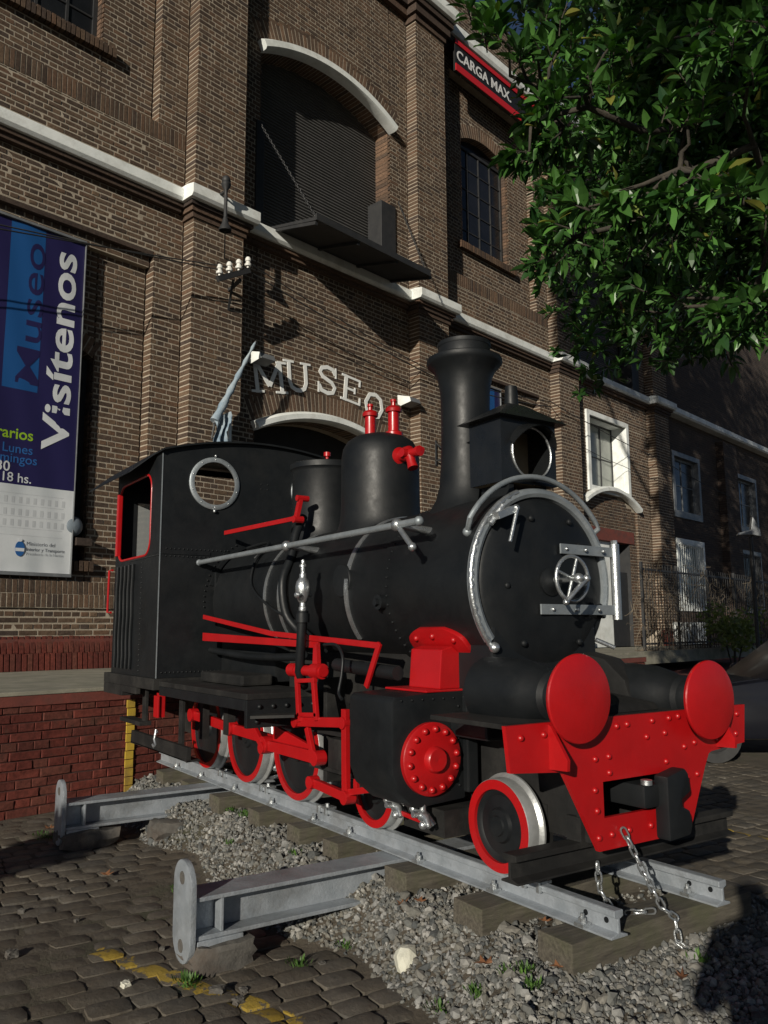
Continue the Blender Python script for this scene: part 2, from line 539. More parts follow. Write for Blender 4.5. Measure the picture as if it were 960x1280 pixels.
while v < 10.6:
    wrow = random.uniform(.15, .18)
    u = -9. + random.uniform(0, .2)
    while u < 15:
        ln = random.uniform(.18, .26)
        x = u*ca - v*sa; y = u*sa + v*ca
        cx, cy = (u+ln/2)*ca - (v+wrow/2)*sa, (u+ln/2)*sa + (v+wrow/2)*ca
        kk = cx*FN.x + cy*FN.y
        if -10.5 < cx < -.6 and -.2 < cy < 10.5 and bedheight(cx, cy) < .006 and kk > K1*S0+.12:
            cob.append((cx, cy, ln-.012, wrow-.012))
        u += ln
    v += wrow
def vis(cx, cy, cz=-.22):
    d = Vector((cx, cy, cz-1.6)); w = d.dot(CF)
    if w < .3: return None
    return 480 + 1028*d.dot(CR)/w, 640 - 1028*d.dot(CU)/w, w
near = []; rest = []
for c in cob:
    p = vis(c[0], c[1])
    if p and -40 < p[0] < 1000 and p[1] < 1330 and not (p[0] > 430 and p[1] < 1100 and c[1] < 6): near.append((p[2], c))
    else: rest.append(c)
near.sort(key=lambda t: t[0])
rest += [c for _, c in near[300:]]
for w, c in near[:300]:
    o = inst('sett', random.choice(SETTME), street, (c[0], c[1], GZ + random.uniform(-.006, .008)),
             (random.uniform(-.03,.03), random.uniform(-.03,.03), RD + random.uniform(-.04,.04)), (c[2], c[3], 1))
sm = MB()
for c in rest:
    s = random.choice(SETT); a = RD + random.uniform(-.04,.04); q, t = math.cos(a), math.sin(a); zz = GZ + random.uniform(-.006,.006)
    sm.add([(c[0] + p[0]*c[2]*q - p[1]*c[3]*t, c[1] + p[0]*c[2]*t + p[1]*c[3]*q, p[2]+zz) for p in s.v], s.f)
mk('sett_paving', sm, M['cobble'], street, smooth=60, kind='stuff')

# ------------------------------------------------------------------ ballast
bal = MB()
t = (1+5**.5)/2
ICO = [Vector(p).normalized() for p in [(-1,t,0),(1,t,0),(-1,-t,0),(1,-t,0),(0,-1,t),(0,1,t),(0,-1,-t),(0,1,-t),(t,0,-1),(t,0,1),(-t,0,-1),(-t,0,1)]]
ICF = [(0,11,5),(0,5,1),(0,1,7),(0,7,10),(0,10,11),(1,5,9),(5,11,4),(11,10,2),(10,7,6),(7,1,8),(3,9,4),(3,4,2),(3,2,6),(3,6,8),(3,8,9),(4,9,5),(2,4,11),(6,2,10),(8,6,7),(9,8,1)]
cnt = 0
while cnt < 46000:
    x = random.uniform(-9.2, -.9); y = random.uniform(1.9, 5.6)
    if x < -5.2 and random.random() < .3: continue
    if y > 3.2 and x < -3.3 and random.random() < .75: continue
    if y > 4.5 and random.random() < .6: continue
    h = bedheight(x, y)
    if h < .004 + random.random()*.012: continue
    if y > 4.6 and random.random() < .5: continue
    r = random.choice([.007,.009,.011,.013,.016,.019]) * random.uniform(.8, 1.25)
    if random.random() < .05: r *= random.uniform(1.4, 2.1)
    z = GZ + h + earthz(x, y) + r*random.uniform(-.2,.6)
    q = Quaternion((random.gauss(0,1), random.gauss(0,1), random.gauss(0,1), random.gauss(0,1))).normalized()
    sx, sy, sz = random.uniform(.8,1.45), random.uniform(.7,1.1), random.uniform(.45,.8)
    bal.add([Vector((x,y,z)) + q @ Vector((p.x*sx*r*random.uniform(.8,1.15), p.y*sy*r*random.uniform(.8,1.15), p.z*sz*r*random.uniform(.75,1.2))) for p in ICO], ICF)
    cnt += 1
ballast = mk('ballast', bal, M['gravel'])
props(ballast, 'grey crushed stone ballast heaped along the display track', 'gravel', kind='stuff')

# ------------------------------------------------------------------ masonry tools
CO = .087                                            # brick course
class Arch:
    def __init__(s, u0, u1, z0, spring, rise, ring=.0):
        s.u0, s.u1, s.z0, s.sp, s.ri, s.ring = u0, u1, z0, spring, rise, ring
        s.c = (u0+u1)/2; s.h = (u1-u0)/2
        s.R = (s.h**2 + rise**2)/(2*rise); s.zc = spring + rise - s.R
    def cut(s, z):
        """interval of u taken out of a brick row at height z"""
        if z < s.z0: return None
        if z < s.sp - .02: return (s.u0, s.u1)
        Rr = s.R + s.ring
        if z - s.zc >= Rr: return None
        w = math.sqrt(Rr*Rr - (z-s.zc)**2)
        w = min(w, max(s.h if z < s.sp + .04 else 0, (z-s.zc)*math.tan(s.amax())))
        return (s.c - w, s.c + w)
    def at(s, a, r=0):
        return (s.c + (s.R+r)*math.sin(a), s.zc + (s.R+r)*math.cos(a))
    def amax(s): return math.asin(s.h/s.R)

def bond(u0, u1, z0, z1, arches=(), phase=0, co=CO, sl=.27, z_ref=1.54):
    """English bond: alternate courses of stretchers and headers; returns (u, z, length, height, left end, right end)"""
    out = []
    i0 = math.floor((z0-z_ref)/co + 1e-6)
    i = i0
    while z_ref + i*co < z1 - .01:
        za, zb = max(z0, z_ref + i*co), min(z1, z_ref + (i+1)*co)
        if zb - za > .03:
            zc = (za+zb)/2
            segs = [(u0, u1)]
            for A in arches:
                c = A.cut(zc)
                if c:
                    ns = []
                    for a, b in segs:
                        if c[1] <= a or c[0] >= b: ns.append((a, b)); continue
                        if c[0] > a + .03: ns.append((a, c[0]))
                        if c[1] < b - .03: ns.append((c[1], b))
                    segs = ns
            st = (i % 2 == 0)
            L0 = sl if st else sl/2
            ph = (0 if st else sl*.25) + phase
            for a, b in segs:
                k = math.floor((a-ph)/L0)
                while ph + k*L0 < b - .02:
                    p, q = max(a, ph + k*L0), min(b, ph + (k+1)*L0)
                    if q - p > .02:
                        out.append(((p+q)/2, zc, max(q-p-.022, .008), zb-za-.024, p <= a+1e-6, q >= b-1e-6))
                    k += 1
        i += 1
    return out

def put_brick(mb, b, o, depth=.06, deep=None, tilt=.002):
    u, z, l, h, eL, eR = b
    d = deep if (deep and (eL or eR)) else depth
    j = lambda s: random.uniform(-s, s)
    f = -o + j(tilt)
    x0, x1, z0, z1 = u-l/2+j(.003), u+l/2+j(.003), z-h/2+j(.003), z+h/2+j(.003)
    mb.add([(x0,f+j(.002),z0),(x1,f+j(.002),z0),(x1,f+j(.002),z1),(x0,f+j(.002),z1),(x0,-o+d,z0),(x1,-o+d,z0),(x1,-o+d,z1),(x0,-o+d,z1)],
           [(0,1,2,3),(0,4,5,1),(1,5,6,2),(2,6,7,3),(3,7,4,0)])

def chamfer_brick(seed, c=.05):
    r = random.Random(seed); j = lambda s: r.uniform(-s, s); mb = MB()
    ci, cz = c*.35, c
    def ring(i, k, y, s): return [(-.5+i+j(s), y+j(s*.3), -.5+k+j(s)), (.5-i+j(s), y+j(s*.3), -.5+k+j(s)), (.5-i+j(s), y+j(s*.3), .5-k+j(s)), (-.5+i+j(s), y+j(s*.3), .5-k+j(s))]
    mb.v = ring(0, 0, .06, 0) + ring(0, 0, .0035, .012) + ring(ci*.7, cz, 0, .012)
    for a in (0, 4):
        for k in range(4): mb.f.append((a+k, a+(k+1) % 4, a+4+(k+1) % 4, a+4+k))
    mb.f.append((8,9,10,11))
    return mb
BR_ME = [basemesh('brick', chamfer_brick(s), M['brick']) for s in range(5)]
BRR_ME = [basemesh('brick', chamfer_brick(s+20, .07), M['brick_red']) for s in range(6)]

def backing(mb, u0, u1, z0, z1, o, back, arches=()):
    """mortar body behind the bricks, with openings left free"""
    f = -(o-.005)
    e = .0165
    if not arches:
        return mb.box(u0+e, u1-e, f, back, z0, z1)
    A = arches[0]
    if A.u0 > u0+.02: mb.box(u0+e, A.u0-.035, f, back, z0, z1)
    if A.u1 < u1-.02: mb.box(A.u1+.035, u1-e, f, back, z0, z1)
    if A.z0 > z0+.02: mb.box(A.u0-.012, A.u1+.012, f, back, z0, A.z0)
    n = 16; am = A.amax()
    for k in range(n):
        a, b = -am + 2*am*k/n, -am + 2*am*(k+1)/n
        pa, pb = A.at(a), A.at(b)
        mb.prism([(pa[0], pa[1]), (pb[0], pb[1]), (pb[0], z1), (pa[0], z1)], (0,0,0), (1,0,0), (0,0,1), (0,1,0), f, back)
    return mb

def jambs(mb, A, o, depth):
    z = A.z0
    while z < A.sp:
        for u, s_ in ((A.u0, -1), (A.u1, 1)):
            a_, b_ = u + s_*random.uniform(.0,.004), u + s_*.05
            mb.box(min(a_,b_), max(a_,b_), -o+.064, -o+depth, z+.008, z+CO-.008)
        z += CO
    n = int(2*A.amax()*A.R/.09); am = A.amax()
    for k in range(n):
        a = -am + 2*am*(k+.5)/n; da = am/n*.84
        q = [A.at(a-da, -.002), A.at(a+da, -.002), A.at(a+da, .04), A.at(a-da, .04)]
        mb.prism(q, (0,0,0), (1,0,0), (0,0,1), (0,1,0), -o+.02, -o+depth)
def voussoirs(mb, A, o, length, w=.088, depth=.3, start=.0):
    jambs(mb, A, o, .42)
    am = A.amax(); n = int(2*am*A.R/w)
    for k in range(n):
        a = -am + 2*am*(k+.5)/n; da = am/n*.78
        q = [A.at(a-da, start), A.at(a+da, start), A.at(a+da*.99, start+length+random.uniform(-.01,.01)), A.at(a-da*.99, start+length+random.uniform(-.01,.01))]
        f = -o + .0025 - random.uniform(.0, .0015)
        mb.prism(q, (0,0,0), (1,0,0), (0,0,1), (0,1,0), f, f+depth)

def label_mould(mb, A, o, t=.2, p=.13, r0=.0, ends=.0):
    n = 24; am = A.amax()*1.02
    sec = [(r0, 0), (r0, p*.75), (r0+.03, p), (r0+t-.05, p), (r0+t, p*.6), (r0+t, 0)]
    m = len(sec); b = len(mb.v)
    for k in range(n+1):
        a = -am + 2*am*k/n
        for r, pr_ in sec:
            x, z = A.at(a, r)
            mb.v.append((x, -o-pr_+.01 if pr_ else -o+.03, z))
    for k in range(n):
        for i in range(m-1):
            mb.f.append((b+k*m+i, b+k*m+i+1, b+(k+1)*m+i+1, b+(k+1)*m+i))
    mb.f.append(tuple(b+i for i in range(m))); mb.f.append(tuple(b+n*m+i for i in range(m))[::-1])
    return mb

# ------------------------------------------------------------------ the museum
mus = Thing('museum_building', 'brown brick museum warehouse with white cornice, arched doorway and MUSEO lettering', 'building', (13., 0., 1.071), frame=FM)
wall = MB(); bricks = []; dark = MB(); orange = MB()
MB_all = MB()
PIL = [1.5, 7.25, 13.0, 18.75, 24.5]; PW = 1.05; PO = .28
ZP = 1.071
ZT = 17.6
Z0 = 1.54
backY = .75
def region(u0, u1, z0, z1, o, arches=(), deep=None, phase=0):
    backing(wall, u0, u1, z0, z1, o, backY, arches)
    for b in bond(u0, u1, z0, z1, arches, phase): bricks.append((b, o, deep))
def soldiers(mb, u0, u1, z0, z1, o, w=.078, depth=.2, lean=0.):
    n = max(1, int((u1-u0)/w)); w = (u1-u0)/n
    for k in range(n):
        a, b = u0 + k*w + .010, u0 + (k+1)*w - .010
        dz = random.uniform(-.005,.005); f = -o + .002 - random.uniform(0,.002)
        mb.add([(a,f,z0+dz),(b,f,z0+dz),(b,f+lean,z1+dz),(a,f+lean,z1+dz),(a,f+depth,z0+dz),(b,f+depth,z0+dz),(b,f+depth,z1+dz),(a,f+depth,z1+dz)],
               [(0,1,2,3),(0,4,5,1),(1,5,6,2),(2,6,7,3),(3,7,4,0)])

plinth = MB(); dent = MB(); RB = []
cornice = MB(); mould = MB()
OPEN = []
def PC(m, name, mb): mus.part(name, mb, m, bevel=.006)
for n, pu in enumerate(PIL):
    region(pu, pu+PW, Z0, 8.40, PO, deep=PO+.02, phase=pu)
    region(pu, pu+PW, 8.90, 15.4, PO, deep=PO+.02, phase=pu)
    PC(M['brick_dark'], 'moulding', MB().box(pu-.03, pu+PW+.03, -PO-.03, backY, 8.40, 8.49))
    PC(M['brick_dark'], 'moulding', MB().box(pu-.07, pu+PW+.07, -PO-.07, backY, 8.492, 8.575))
    PC(M['brick_dark'], 'moulding', MB().box(pu-.11, pu+PW+.11, -PO-.12, backY, 8.577, 8.648))
    PC(M['white'], 'cornice', MB().prism([(-PO-.20, 8.65), (-PO-.24, 8.70), (-PO-.24, 8.86), (-PO-.05, 8.90), (.6, 8.902), (.6, 8.65)], (pu-.17, 0, 0), (0,1,0), (0,0,1), (1,0,0), 0, PW+.34))
    # cap moulding of the top storey
    PC(M['brick_dark'], 'moulding', MB().box(pu-.03, pu+PW+.03, -PO-.04, backY, 15.4, 15.55))
    PC(M['brick_dark'], 'moulding', MB().box(pu-.10, pu+PW+.10, -PO-.12, backY, 15.552, 15.75))
    PC(M['brick_dark'], 'moulding', MB().box(pu-.16, pu+PW+.16, -PO-.18, backY, 15.752, 15.92))
    PC(M['white'], 'cornice', MB().prism([(-PO-.26, 15.92), (-PO-.30, 16.0), (-PO-.30, 16.2), (.6, 16.25), (.6, 15.92)], (pu-.22, 0, 0), (0,1,0), (0,0,1), (1,0,0), 0, PW+.44))
    soldiers(plinth, pu-.03, pu+PW+.03, 1.31, 1.54, PO+.05, lean=.02)
    soldiers(plinth, pu-.05, pu+PW+.05, ZP, 1.305, PO+.08, lean=.02)

for n in range(4):
    u0, u1 = PIL[n]+PW, PIL[n+1]
    arch_bay = n in (1, 3)
    # cornice between pilasters
    a, b = u0+.172, u1-.172
    PC(M['white'], 'cornice', MB().prism([(-.20, 8.648), (-.24, 8.70), (-.24, 8.858), (-.05, 8.898), (.6, 8.90), (.6, 8.648)], (a, 0, 0), (0,1,0), (0,0,1), (1,0,0), 0, b-a))
    PC(M['brick_dark'], 'moulding', MB().box(u0+.114, u1-.114, -.10, backY-.01, 8.50, 8.573))
    PC(M['brick_dark'], 'moulding', MB().box(u0+.114, u1-.114, -.15, backY-.01, 8.575, 8.646))
    PC(M['brick_dark'], 'moulding', MB().box(u0, u1, -.12, backY-.01, 15.55, 15.748))
    PC(M['brick_dark'], 'moulding', MB().box(u0, u1, -.20, backY-.01, 15.75, 15.92))
    PC(M['white'], 'cornice', MB().prism([(-.26, 15.918), (-.30, 16.0), (-.30, 16.2), (.6, 16.248), (.6, 15.918)], (u0+.22, 0, 0), (0,1,0), (0,0,1), (1,0,0), 0, u1-u0-.44))
    region(u0, u1, 16.25, ZT, .05, phase=u0)
    if not arch_bay:
        region(u0, u0+.55, 2.31, 7.70, 0., deep=.22); region(u1-.55, u1, 2.31, 7.70, 0., deep=.22)
        region(u0, u1, 7.70, 8.50, 0.); region(u0, u1, Z0, 1.93, 0.)
        region(u0+.55, u1-.55, 7.45, 7.70, -.10)
        PC(M['brick_dark'], 'moulding', MB().box(u0+.552, u1-.552, .0, backY-.02, 7.62, 7.70))
        soldiers(dent, u0, u1, 2.13, 2.31, .0, lean=.0015); soldiers(dent, u0, u1, 1.94, 2.122, .035, lean=.0015)
        backing(wall, u0, u1, 1.93, 2.122, .034, backY); backing(wall, u0, u1, 2.122, 2.305, -.003, backY)
        A = Arch(u0+1.22, u1-1.40, 2.62, 5.75, .28, .27); OPEN.append((A, 'lower'))
        region(u0+.55, u1-.55, 2.31, 7.45, -.2, (A,), deep=.3); voussoirs(orange, A, -.2, .26)
        soldiers(dent, A.u0-.12, A.u1+.12, 2.47, 2.62, -.10)
        region(u0, u0+.55, 9.98, 15.55, 0., deep=.22); region(u1-.55, u1, 9.98, 15.55, 0., deep=.22)
        region(u0, u1, 8.90, 9.67, 0.); backing(wall, u0, u1, 9.67, 9.97, -.003, backY)
        region(u0, u1, 15.2, 15.55, -.01)
        soldiers(dent, u0, u1, 9.68, 9.975, .0, lean=.0015)
        A = Arch(u0+1.22, u1-1.50, 10.95, 13.75, .27, .35); OPEN.append((A, 'upper'))
        region(u0+.55, u1-.55, 9.98, 15.2, -.2, (A,), deep=.3); voussoirs(orange, A, -.2, .34)
        soldiers(dent, A.u0-.22, A.u1+.22, 10.78, 10.95, -.08)
    else:
        A = Arch(u0+.52, u1-(.55 if n == 1 else .98), ZP, 5.12, .42, .52 if n == 1 else .12); OPEN.append((A, 'door' if n == 1 else 'blocked'))
        if n == 1:
            region(u0, u1, Z0, 8.50, 0., (A,), deep=.45); voussoirs(orange, A, 0., .44, start=.16)
        else:
            region(u0, u1, Z0, 5.62, 0., (A,), deep=.3); region(u0, 20.72, 5.62, 7.65, 0.); region(22.95, u1, 5.62, 7.65, 0.); region(u0, u1, 7.65, 8.50, 0.)
        if n == 1:
            A = Arch(u0+.55, u1-.6, 8.9, 12.46, .44, .56); OPEN.append((A, 'shutter'))
            region(u0, u1, 8.90, 15.55, 0., (A,), deep=.45); voussoirs(orange, A, 0., .46, start=.18)
        else:
            A = Arch(u0+.55, u1-.6, 8.9, 12.46, .44, .56); OPEN.append((A, 'shutter'))
            region(u0, u1, 8.90, 15.55, 0., (A,), deep=.45); voussoirs(orange, A, 0., .46, start=.18)
    soldiers(plinth, u0+.03, u1-.03, 1.31, 1.54, .05, lean=.02) if not arch_bay else None
    soldiers(plinth, u0+.05, u1-.05, ZP, 1.305, .08, lean=.02) if not arch_bay else None
    if not arch_bay: backing(wall, u0, u1, ZP-.3, Z0, .02, backY); RB.append((u0, u1, -.036, .0, ZP, 1.50))
for pu in PIL: backing(wall, pu, pu+PW, ZP-.3, Z0, PO+.02, backY); RB.append((pu-.01, pu+PW+.01, -PO-.036, -PO, ZP, 1.50))

wallo = mus.part('wall', wall, M['mortar'])
cand = []; stuff = MB()
for b, o, deep in bricks:
    P = FM @ Vector((b[0], -o, b[1])); p = vis(P.x, P.y, P.z)
    ok = p and -5 < p[0] < 205 and -5 < p[1] < 800 and b[2] > .06 and not deep and o > -.15
    if ok and not (p[0] > 140 and p[1] > 560) and b[1] < 2.4: cand.append((p[2] - (5 if b[1] < 2.4 else 0), b, o, deep))
    elif ok and b[1] > 7.7: cand.append((p[2], b, o, deep))
    else: put_brick(stuff, b, o, deep=deep)
cand.sort(key=lambda t: t[0])
for w, b, o, deep in cand[:300]:
    inst('brick', random.choice(BR_ME), wallo, (b[0]-mus.base.x, -o + random.uniform(-.004,.004) - mus.base.y, b[1]-mus.base.z), (0, 0, 0), (b[2], 1, b[3]))
for w, b, o, deep in cand[300:]: put_brick(stuff, b, o, deep=deep)
mus.part('brickwork', stuff, M['brick'], wallo, kind='stuff')
mus.part('dentil_course', dent, M['brick'], wallo, kind='stuff')
mus.part('arch_brickwork', orange, M['brick_orange'], wallo, kind='stuff')
for r_ in RB: mus.part('plinth', MB().box(*r_), M['redcoat'], wallo)
mus.part('plinth_course', plinth, M['brick_red'], wallo, kind='stuff')

# far end of the facade, too far to tell its bricks apart; tree shade put into its colours
def farbrick_shaded():
    m, nt, B, N, L = newmat('shade-darkened far brickwork')
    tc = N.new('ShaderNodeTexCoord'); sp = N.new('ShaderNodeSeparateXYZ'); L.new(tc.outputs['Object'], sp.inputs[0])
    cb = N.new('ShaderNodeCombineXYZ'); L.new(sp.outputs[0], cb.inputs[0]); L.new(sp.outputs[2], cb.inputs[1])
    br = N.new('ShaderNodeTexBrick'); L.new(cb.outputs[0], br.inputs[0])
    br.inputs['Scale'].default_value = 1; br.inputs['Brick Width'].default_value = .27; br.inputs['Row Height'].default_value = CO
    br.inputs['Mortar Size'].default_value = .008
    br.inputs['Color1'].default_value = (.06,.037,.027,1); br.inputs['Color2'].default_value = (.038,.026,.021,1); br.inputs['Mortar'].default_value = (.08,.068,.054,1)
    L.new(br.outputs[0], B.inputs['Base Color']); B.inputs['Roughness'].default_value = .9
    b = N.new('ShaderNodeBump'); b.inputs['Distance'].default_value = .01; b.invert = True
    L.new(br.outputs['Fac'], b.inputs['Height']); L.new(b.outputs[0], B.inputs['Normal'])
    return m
M['farbrick_shaded'] = farbrick_shaded()
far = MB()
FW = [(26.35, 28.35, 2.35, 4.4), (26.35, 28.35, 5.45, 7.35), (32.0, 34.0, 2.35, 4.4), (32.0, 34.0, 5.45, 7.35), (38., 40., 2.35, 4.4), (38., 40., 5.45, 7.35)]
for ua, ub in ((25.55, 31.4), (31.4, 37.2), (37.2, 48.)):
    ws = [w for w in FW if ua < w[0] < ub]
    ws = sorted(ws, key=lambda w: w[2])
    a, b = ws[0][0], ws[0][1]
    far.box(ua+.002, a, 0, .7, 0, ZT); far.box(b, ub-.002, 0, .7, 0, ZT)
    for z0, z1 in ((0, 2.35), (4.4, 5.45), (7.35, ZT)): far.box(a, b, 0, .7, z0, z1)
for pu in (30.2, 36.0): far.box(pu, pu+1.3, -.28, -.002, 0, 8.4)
mus.part('wall', far, M['farbrick_shaded'])
mus.part('cornice', MB().prism([(-.30, 8.65), (-.36, 8.70), (-.36, 8.86), (.2, 8.9), (.2, 8.65)], (25.73, 0, 0), (0,1,0), (0,0,1), (1,0,0), 0, 22.2), M['white'])
body = MB().box(1.4, 48.2, 5.5, 6., 0, ZT).box(1.2, 1.4, .3, 6., 0, ZT).box(48.0, 48.2, .3, 5.5, 0, ZT).box(1.2, 48.2, .3, 6., ZT, ZT+.2)
mus.part('rear_wall', body, M['interior'])
M['glassdark'] = pbr('dark pane', (.010,.011,.013), (.016,.017,.02), .2, 1.5)
M['glasspale'] = pbr('curtained pane', (.34,.36,.33), (.22,.24,.22), .15, 1.2)
def window(u0, u1, z0, z1, y, nu, nz, pane, fm, fw=.06, arch=None, name='window'):
    fr = MB()
    fr.box(u0, u0+fw, y, y+.07, z0, z1).box(u1-fw, u1, y, y+.07, z0, z1).box(u0+fw, u1-fw, y, y+.07, z0, z0+fw)
    zt = arch.sp if arch else z1
    fr.box(u0+fw, u1-fw, y, y+.07, zt-fw, zt)
    w = mus.part(name, fr, fm)
    mun = .022
    mm = MB()
    for i in range(1, nu):
        x = u0 + (u1-u0)*i/nu; mm.box(x-mun, x+mun, y+.012, y+.06, z0+fw, zt-fw)
    for j in range(1, nz):
        z = z0 + (zt-z0)*j/nz; mm.box(u0+fw, u1-fw, y+.016, y+.055, z-mun*.7, z+mun*.7)
    mus.part('glazing_bar', mm, fm, w)
    for i in range(nu):
        for j in range(nz):
            a, b = u0 + (u1-u0)*i/nu, u0 + (u1-u0)*(i+1)/nu; c, d = z0+(zt-z0)*j/nz, z0+(zt-z0)*(j+1)/nz
            q = random.uniform(-.002,.002)
            mus.part('pane', MB().prism([(a+.01,c+.01),(b-.01,c+.01),(b-.01,d-.01),(a+.01,d-.01)], (0, y+.035+q, 0), (1,0,0), (0,0,1), (0,1,0), 0, .006), pane, w)
    if arch:
        n = 12; am = arch.amax(); tp = MB()
        poly = [(arch.u0+.004, arch.sp-.002)] + [(max(arch.u0+.004, min(arch.u1-.004, arch.at(-am+2*am*k/n, -.004)[0])), arch.at(-am+2*am*k/n, -.004)[1]) for k in range(n+1)] + [(arch.u1-.004, arch.sp-.002)]
        tp.prism(poly[1:-1], (0, y+.03, 0), (1,0,0), (0,0,1), (0,1,0), 0, .02)
        mus.part('fanlight', tp, pane, w)
    return w
for A, kind in OPEN:
    if kind in ('lower', 'upper'):
        window(A.u0, A.u1, A.z0, A.sp, .38, 4, 6 if kind == 'lower' else 5, M['glassdark'], M['dark_metal'], .07, A)
    elif kind == 'shutter':
        sh = MB(); n = int((12.95-8.92)/.066)
        prof = []
        for k in range(n):
            z = 8.92 + k*.066
            prof += [(.455, z), (.420, z+.018), (.420, z+.040), (.455, z+.062)]
        b = len(sh.v)
        for y, z in prof: sh.v += [(A.u0-.05, y, z), (A.u1+.05, y, z)]
        for k in range(len(prof)-1): sh.f.append((b+2*k, b+2*k+1, b+2*k+3, b+2*k+2))
        sh.box(A.u0-.05, A.u1+.05, .47, .5, 8.9, 13.0)
        mus.part('roller_shutter', sh, M['shutter'])
        mus.part('hood_mould', label_mould(MB(), A, 0., .20, .20, r0=-.02), M['white'], smooth=40)
        mus.part('guard_panel', MB().box(A.u1-.30, A.u1+.16, -.03, .38, 8.95, 10.75), M['pewter'] if False else M['dark_metal'], bevel=.01)
        mus.part('guard_panel', MB().box(A.u0-.12, A.u0+.06, -.03, .38, 8.95, 11.0), M['dark_metal'], bevel=.01)
    elif kind in ('door', 'blocked'):
        mus.part('hood_mould', label_mould(MB(), A, 0., .17, .18, r0=-.02), M['white'], smooth=40)
        if kind == 'door':
            d = MB()
            for k in range(6):
                a, b = A.u0 + (A.u1-A.u0)*k/6, A.u0 + (A.u1-A.u0)*(k+1)/6
                d.box(a+.01, b-.01, .62, .68, ZP, 4.2)
            mus.part('door', d, M['dark_metal'])
            mus.part('door_head', MB().box(A.u0, A.u1, .60, .70, 4.2, 5.6), M['interior'])
        else:
            # bricked-up arch with a window above and a doorway below
            fill = MB(); bk = MB()
            A2 = Arch(A.u0, A.u1, ZP, 5.12, .42, 0.)
            for b in bond(A.u0, A.u1, 4.45, 5.5):
                if b[1] < 5.1 or (A2.cut(b[1]+.05) and abs(b[0]-A.c) < A2.cut(b[1]+.05)[1]-A.c-.1): put_brick(fill, b, -.06)
            for b in bond(A.u0, A.u0+.35, ZP, 4.45) + bond(A.u1-.45, A.u1, ZP, 4.45): put_brick(fill, b, -.06)
            bk.box(A.u0-.02, A.u1+.02, .073, .3, 4.45, 5.5).box(A.u0-.02, A.u0+.34, .073, .3, ZP, 4.45).box(A.u1-.44, A.u1+.02, .073, .3, ZP, 4.45)
            mus.part('brickwork', fill, M['brick'], wallo, kind='stuff'); mus.part('infill', bk, M['mortar'])
            mus.part('lintel', MB().box(A.u0+.2, A.u1-.2, .03, .5, 4.1, 4.46), M['redcoat'], bevel=.01)
            mus.part('door', MB().box(A.u0+.36, A.c+.1, .16, .21, ZP, 4.1), M['white'], bevel=.01)
            sc = mus.part('door', MB().box(A.c+.15, A.u1-.46, .18, .23, ZP, 3.25), M['dark_metal'], bevel=.01)
            mus.part('door_jamb', MB().box(A.u1-.46, A.u1-.44, .07, .5, ZP, 4.1).box(A.c+.1, A.c+.15, .40, .5, ZP, 4.1), M['dark_metal'])
            mus.part('handle', MB().box(A.c+.22, A.c+.25, .13, .18, 2.0, 2.2), M['pewter'], sc)
            # white window surround set into the wall above
            su = MB()
            ua, ub, za, zb = 20.72, 22.95, 5.62, 7.65
            su.box(ua-.16, ua, -.06, .1, za-.16, zb+.14).box(ub, ub+.16, -.06, .1, za-.16, zb+.14).box(ua, ub, -.06, .1, za-.16, za).box(ua, ub, -.06, .1, zb, zb+.14)
            mus.part('window_surround', su, M['white'], bevel=.01)
            window(ua, ub, za, zb, .42, 3, 2, M['glasspale'], M['dark_metal'], .05)
            mus.part('window_reveal', MB().box(ub-.015, ub+.01, .101, .5, za, zb).box(ua-.01, ua+.015, .101, .5, za, zb).box(ua+.016, ub-.016, .101, .5, za-.02, za+.002).box(ua+.016, ub-.016, .101, .5, zb-.002, zb+.02), M['white'])
for u0, u1, z0, z1 in FW:
    su = MB().box(u0-.14, u0+.02, -.05, .3, z0-.2, z1+.14).box(u1-.02, u1+.14, -.05, .3, z0-.2, z1+.14).box(u0+.02, u1-.02, -.05, .3, z0-.2, z0+.02).box(u0+.02, u1-.02, -.05, .3, z1-.02, z1+.14)
    mus.part('window_surround', su, M['white'] if u0 < 30 and z0 < 3 else M['pewter'])  # farther surrounds and frames greyed: tree shade put into their colour
    window(u0+.02, u1-.02, z0+.02, z1-.02, .14, 2, 2, M['glasspale'] if z0 < 3 and u0 < 30 else M['glassdark'], M['white'] if u0 < 30 and z0 < 3 else M['pewter'], .07)
    if z0 < 3:
        g = MB()
        for k in range(12): x = u0 + (u1-u0)*(k+.5)/12; g.cyl((x, -.08, z0), (x, -.08, z1), .012, 6)
        for z in (z0+.05, (z0+z1)/2, z1-.05): g.box(u0-.02, u1+.02, -.085, -.06, z-.012, z+.012)
        mus.part('window_grille', g, M['white'] if u0 < 30 else M['dark_metal'])
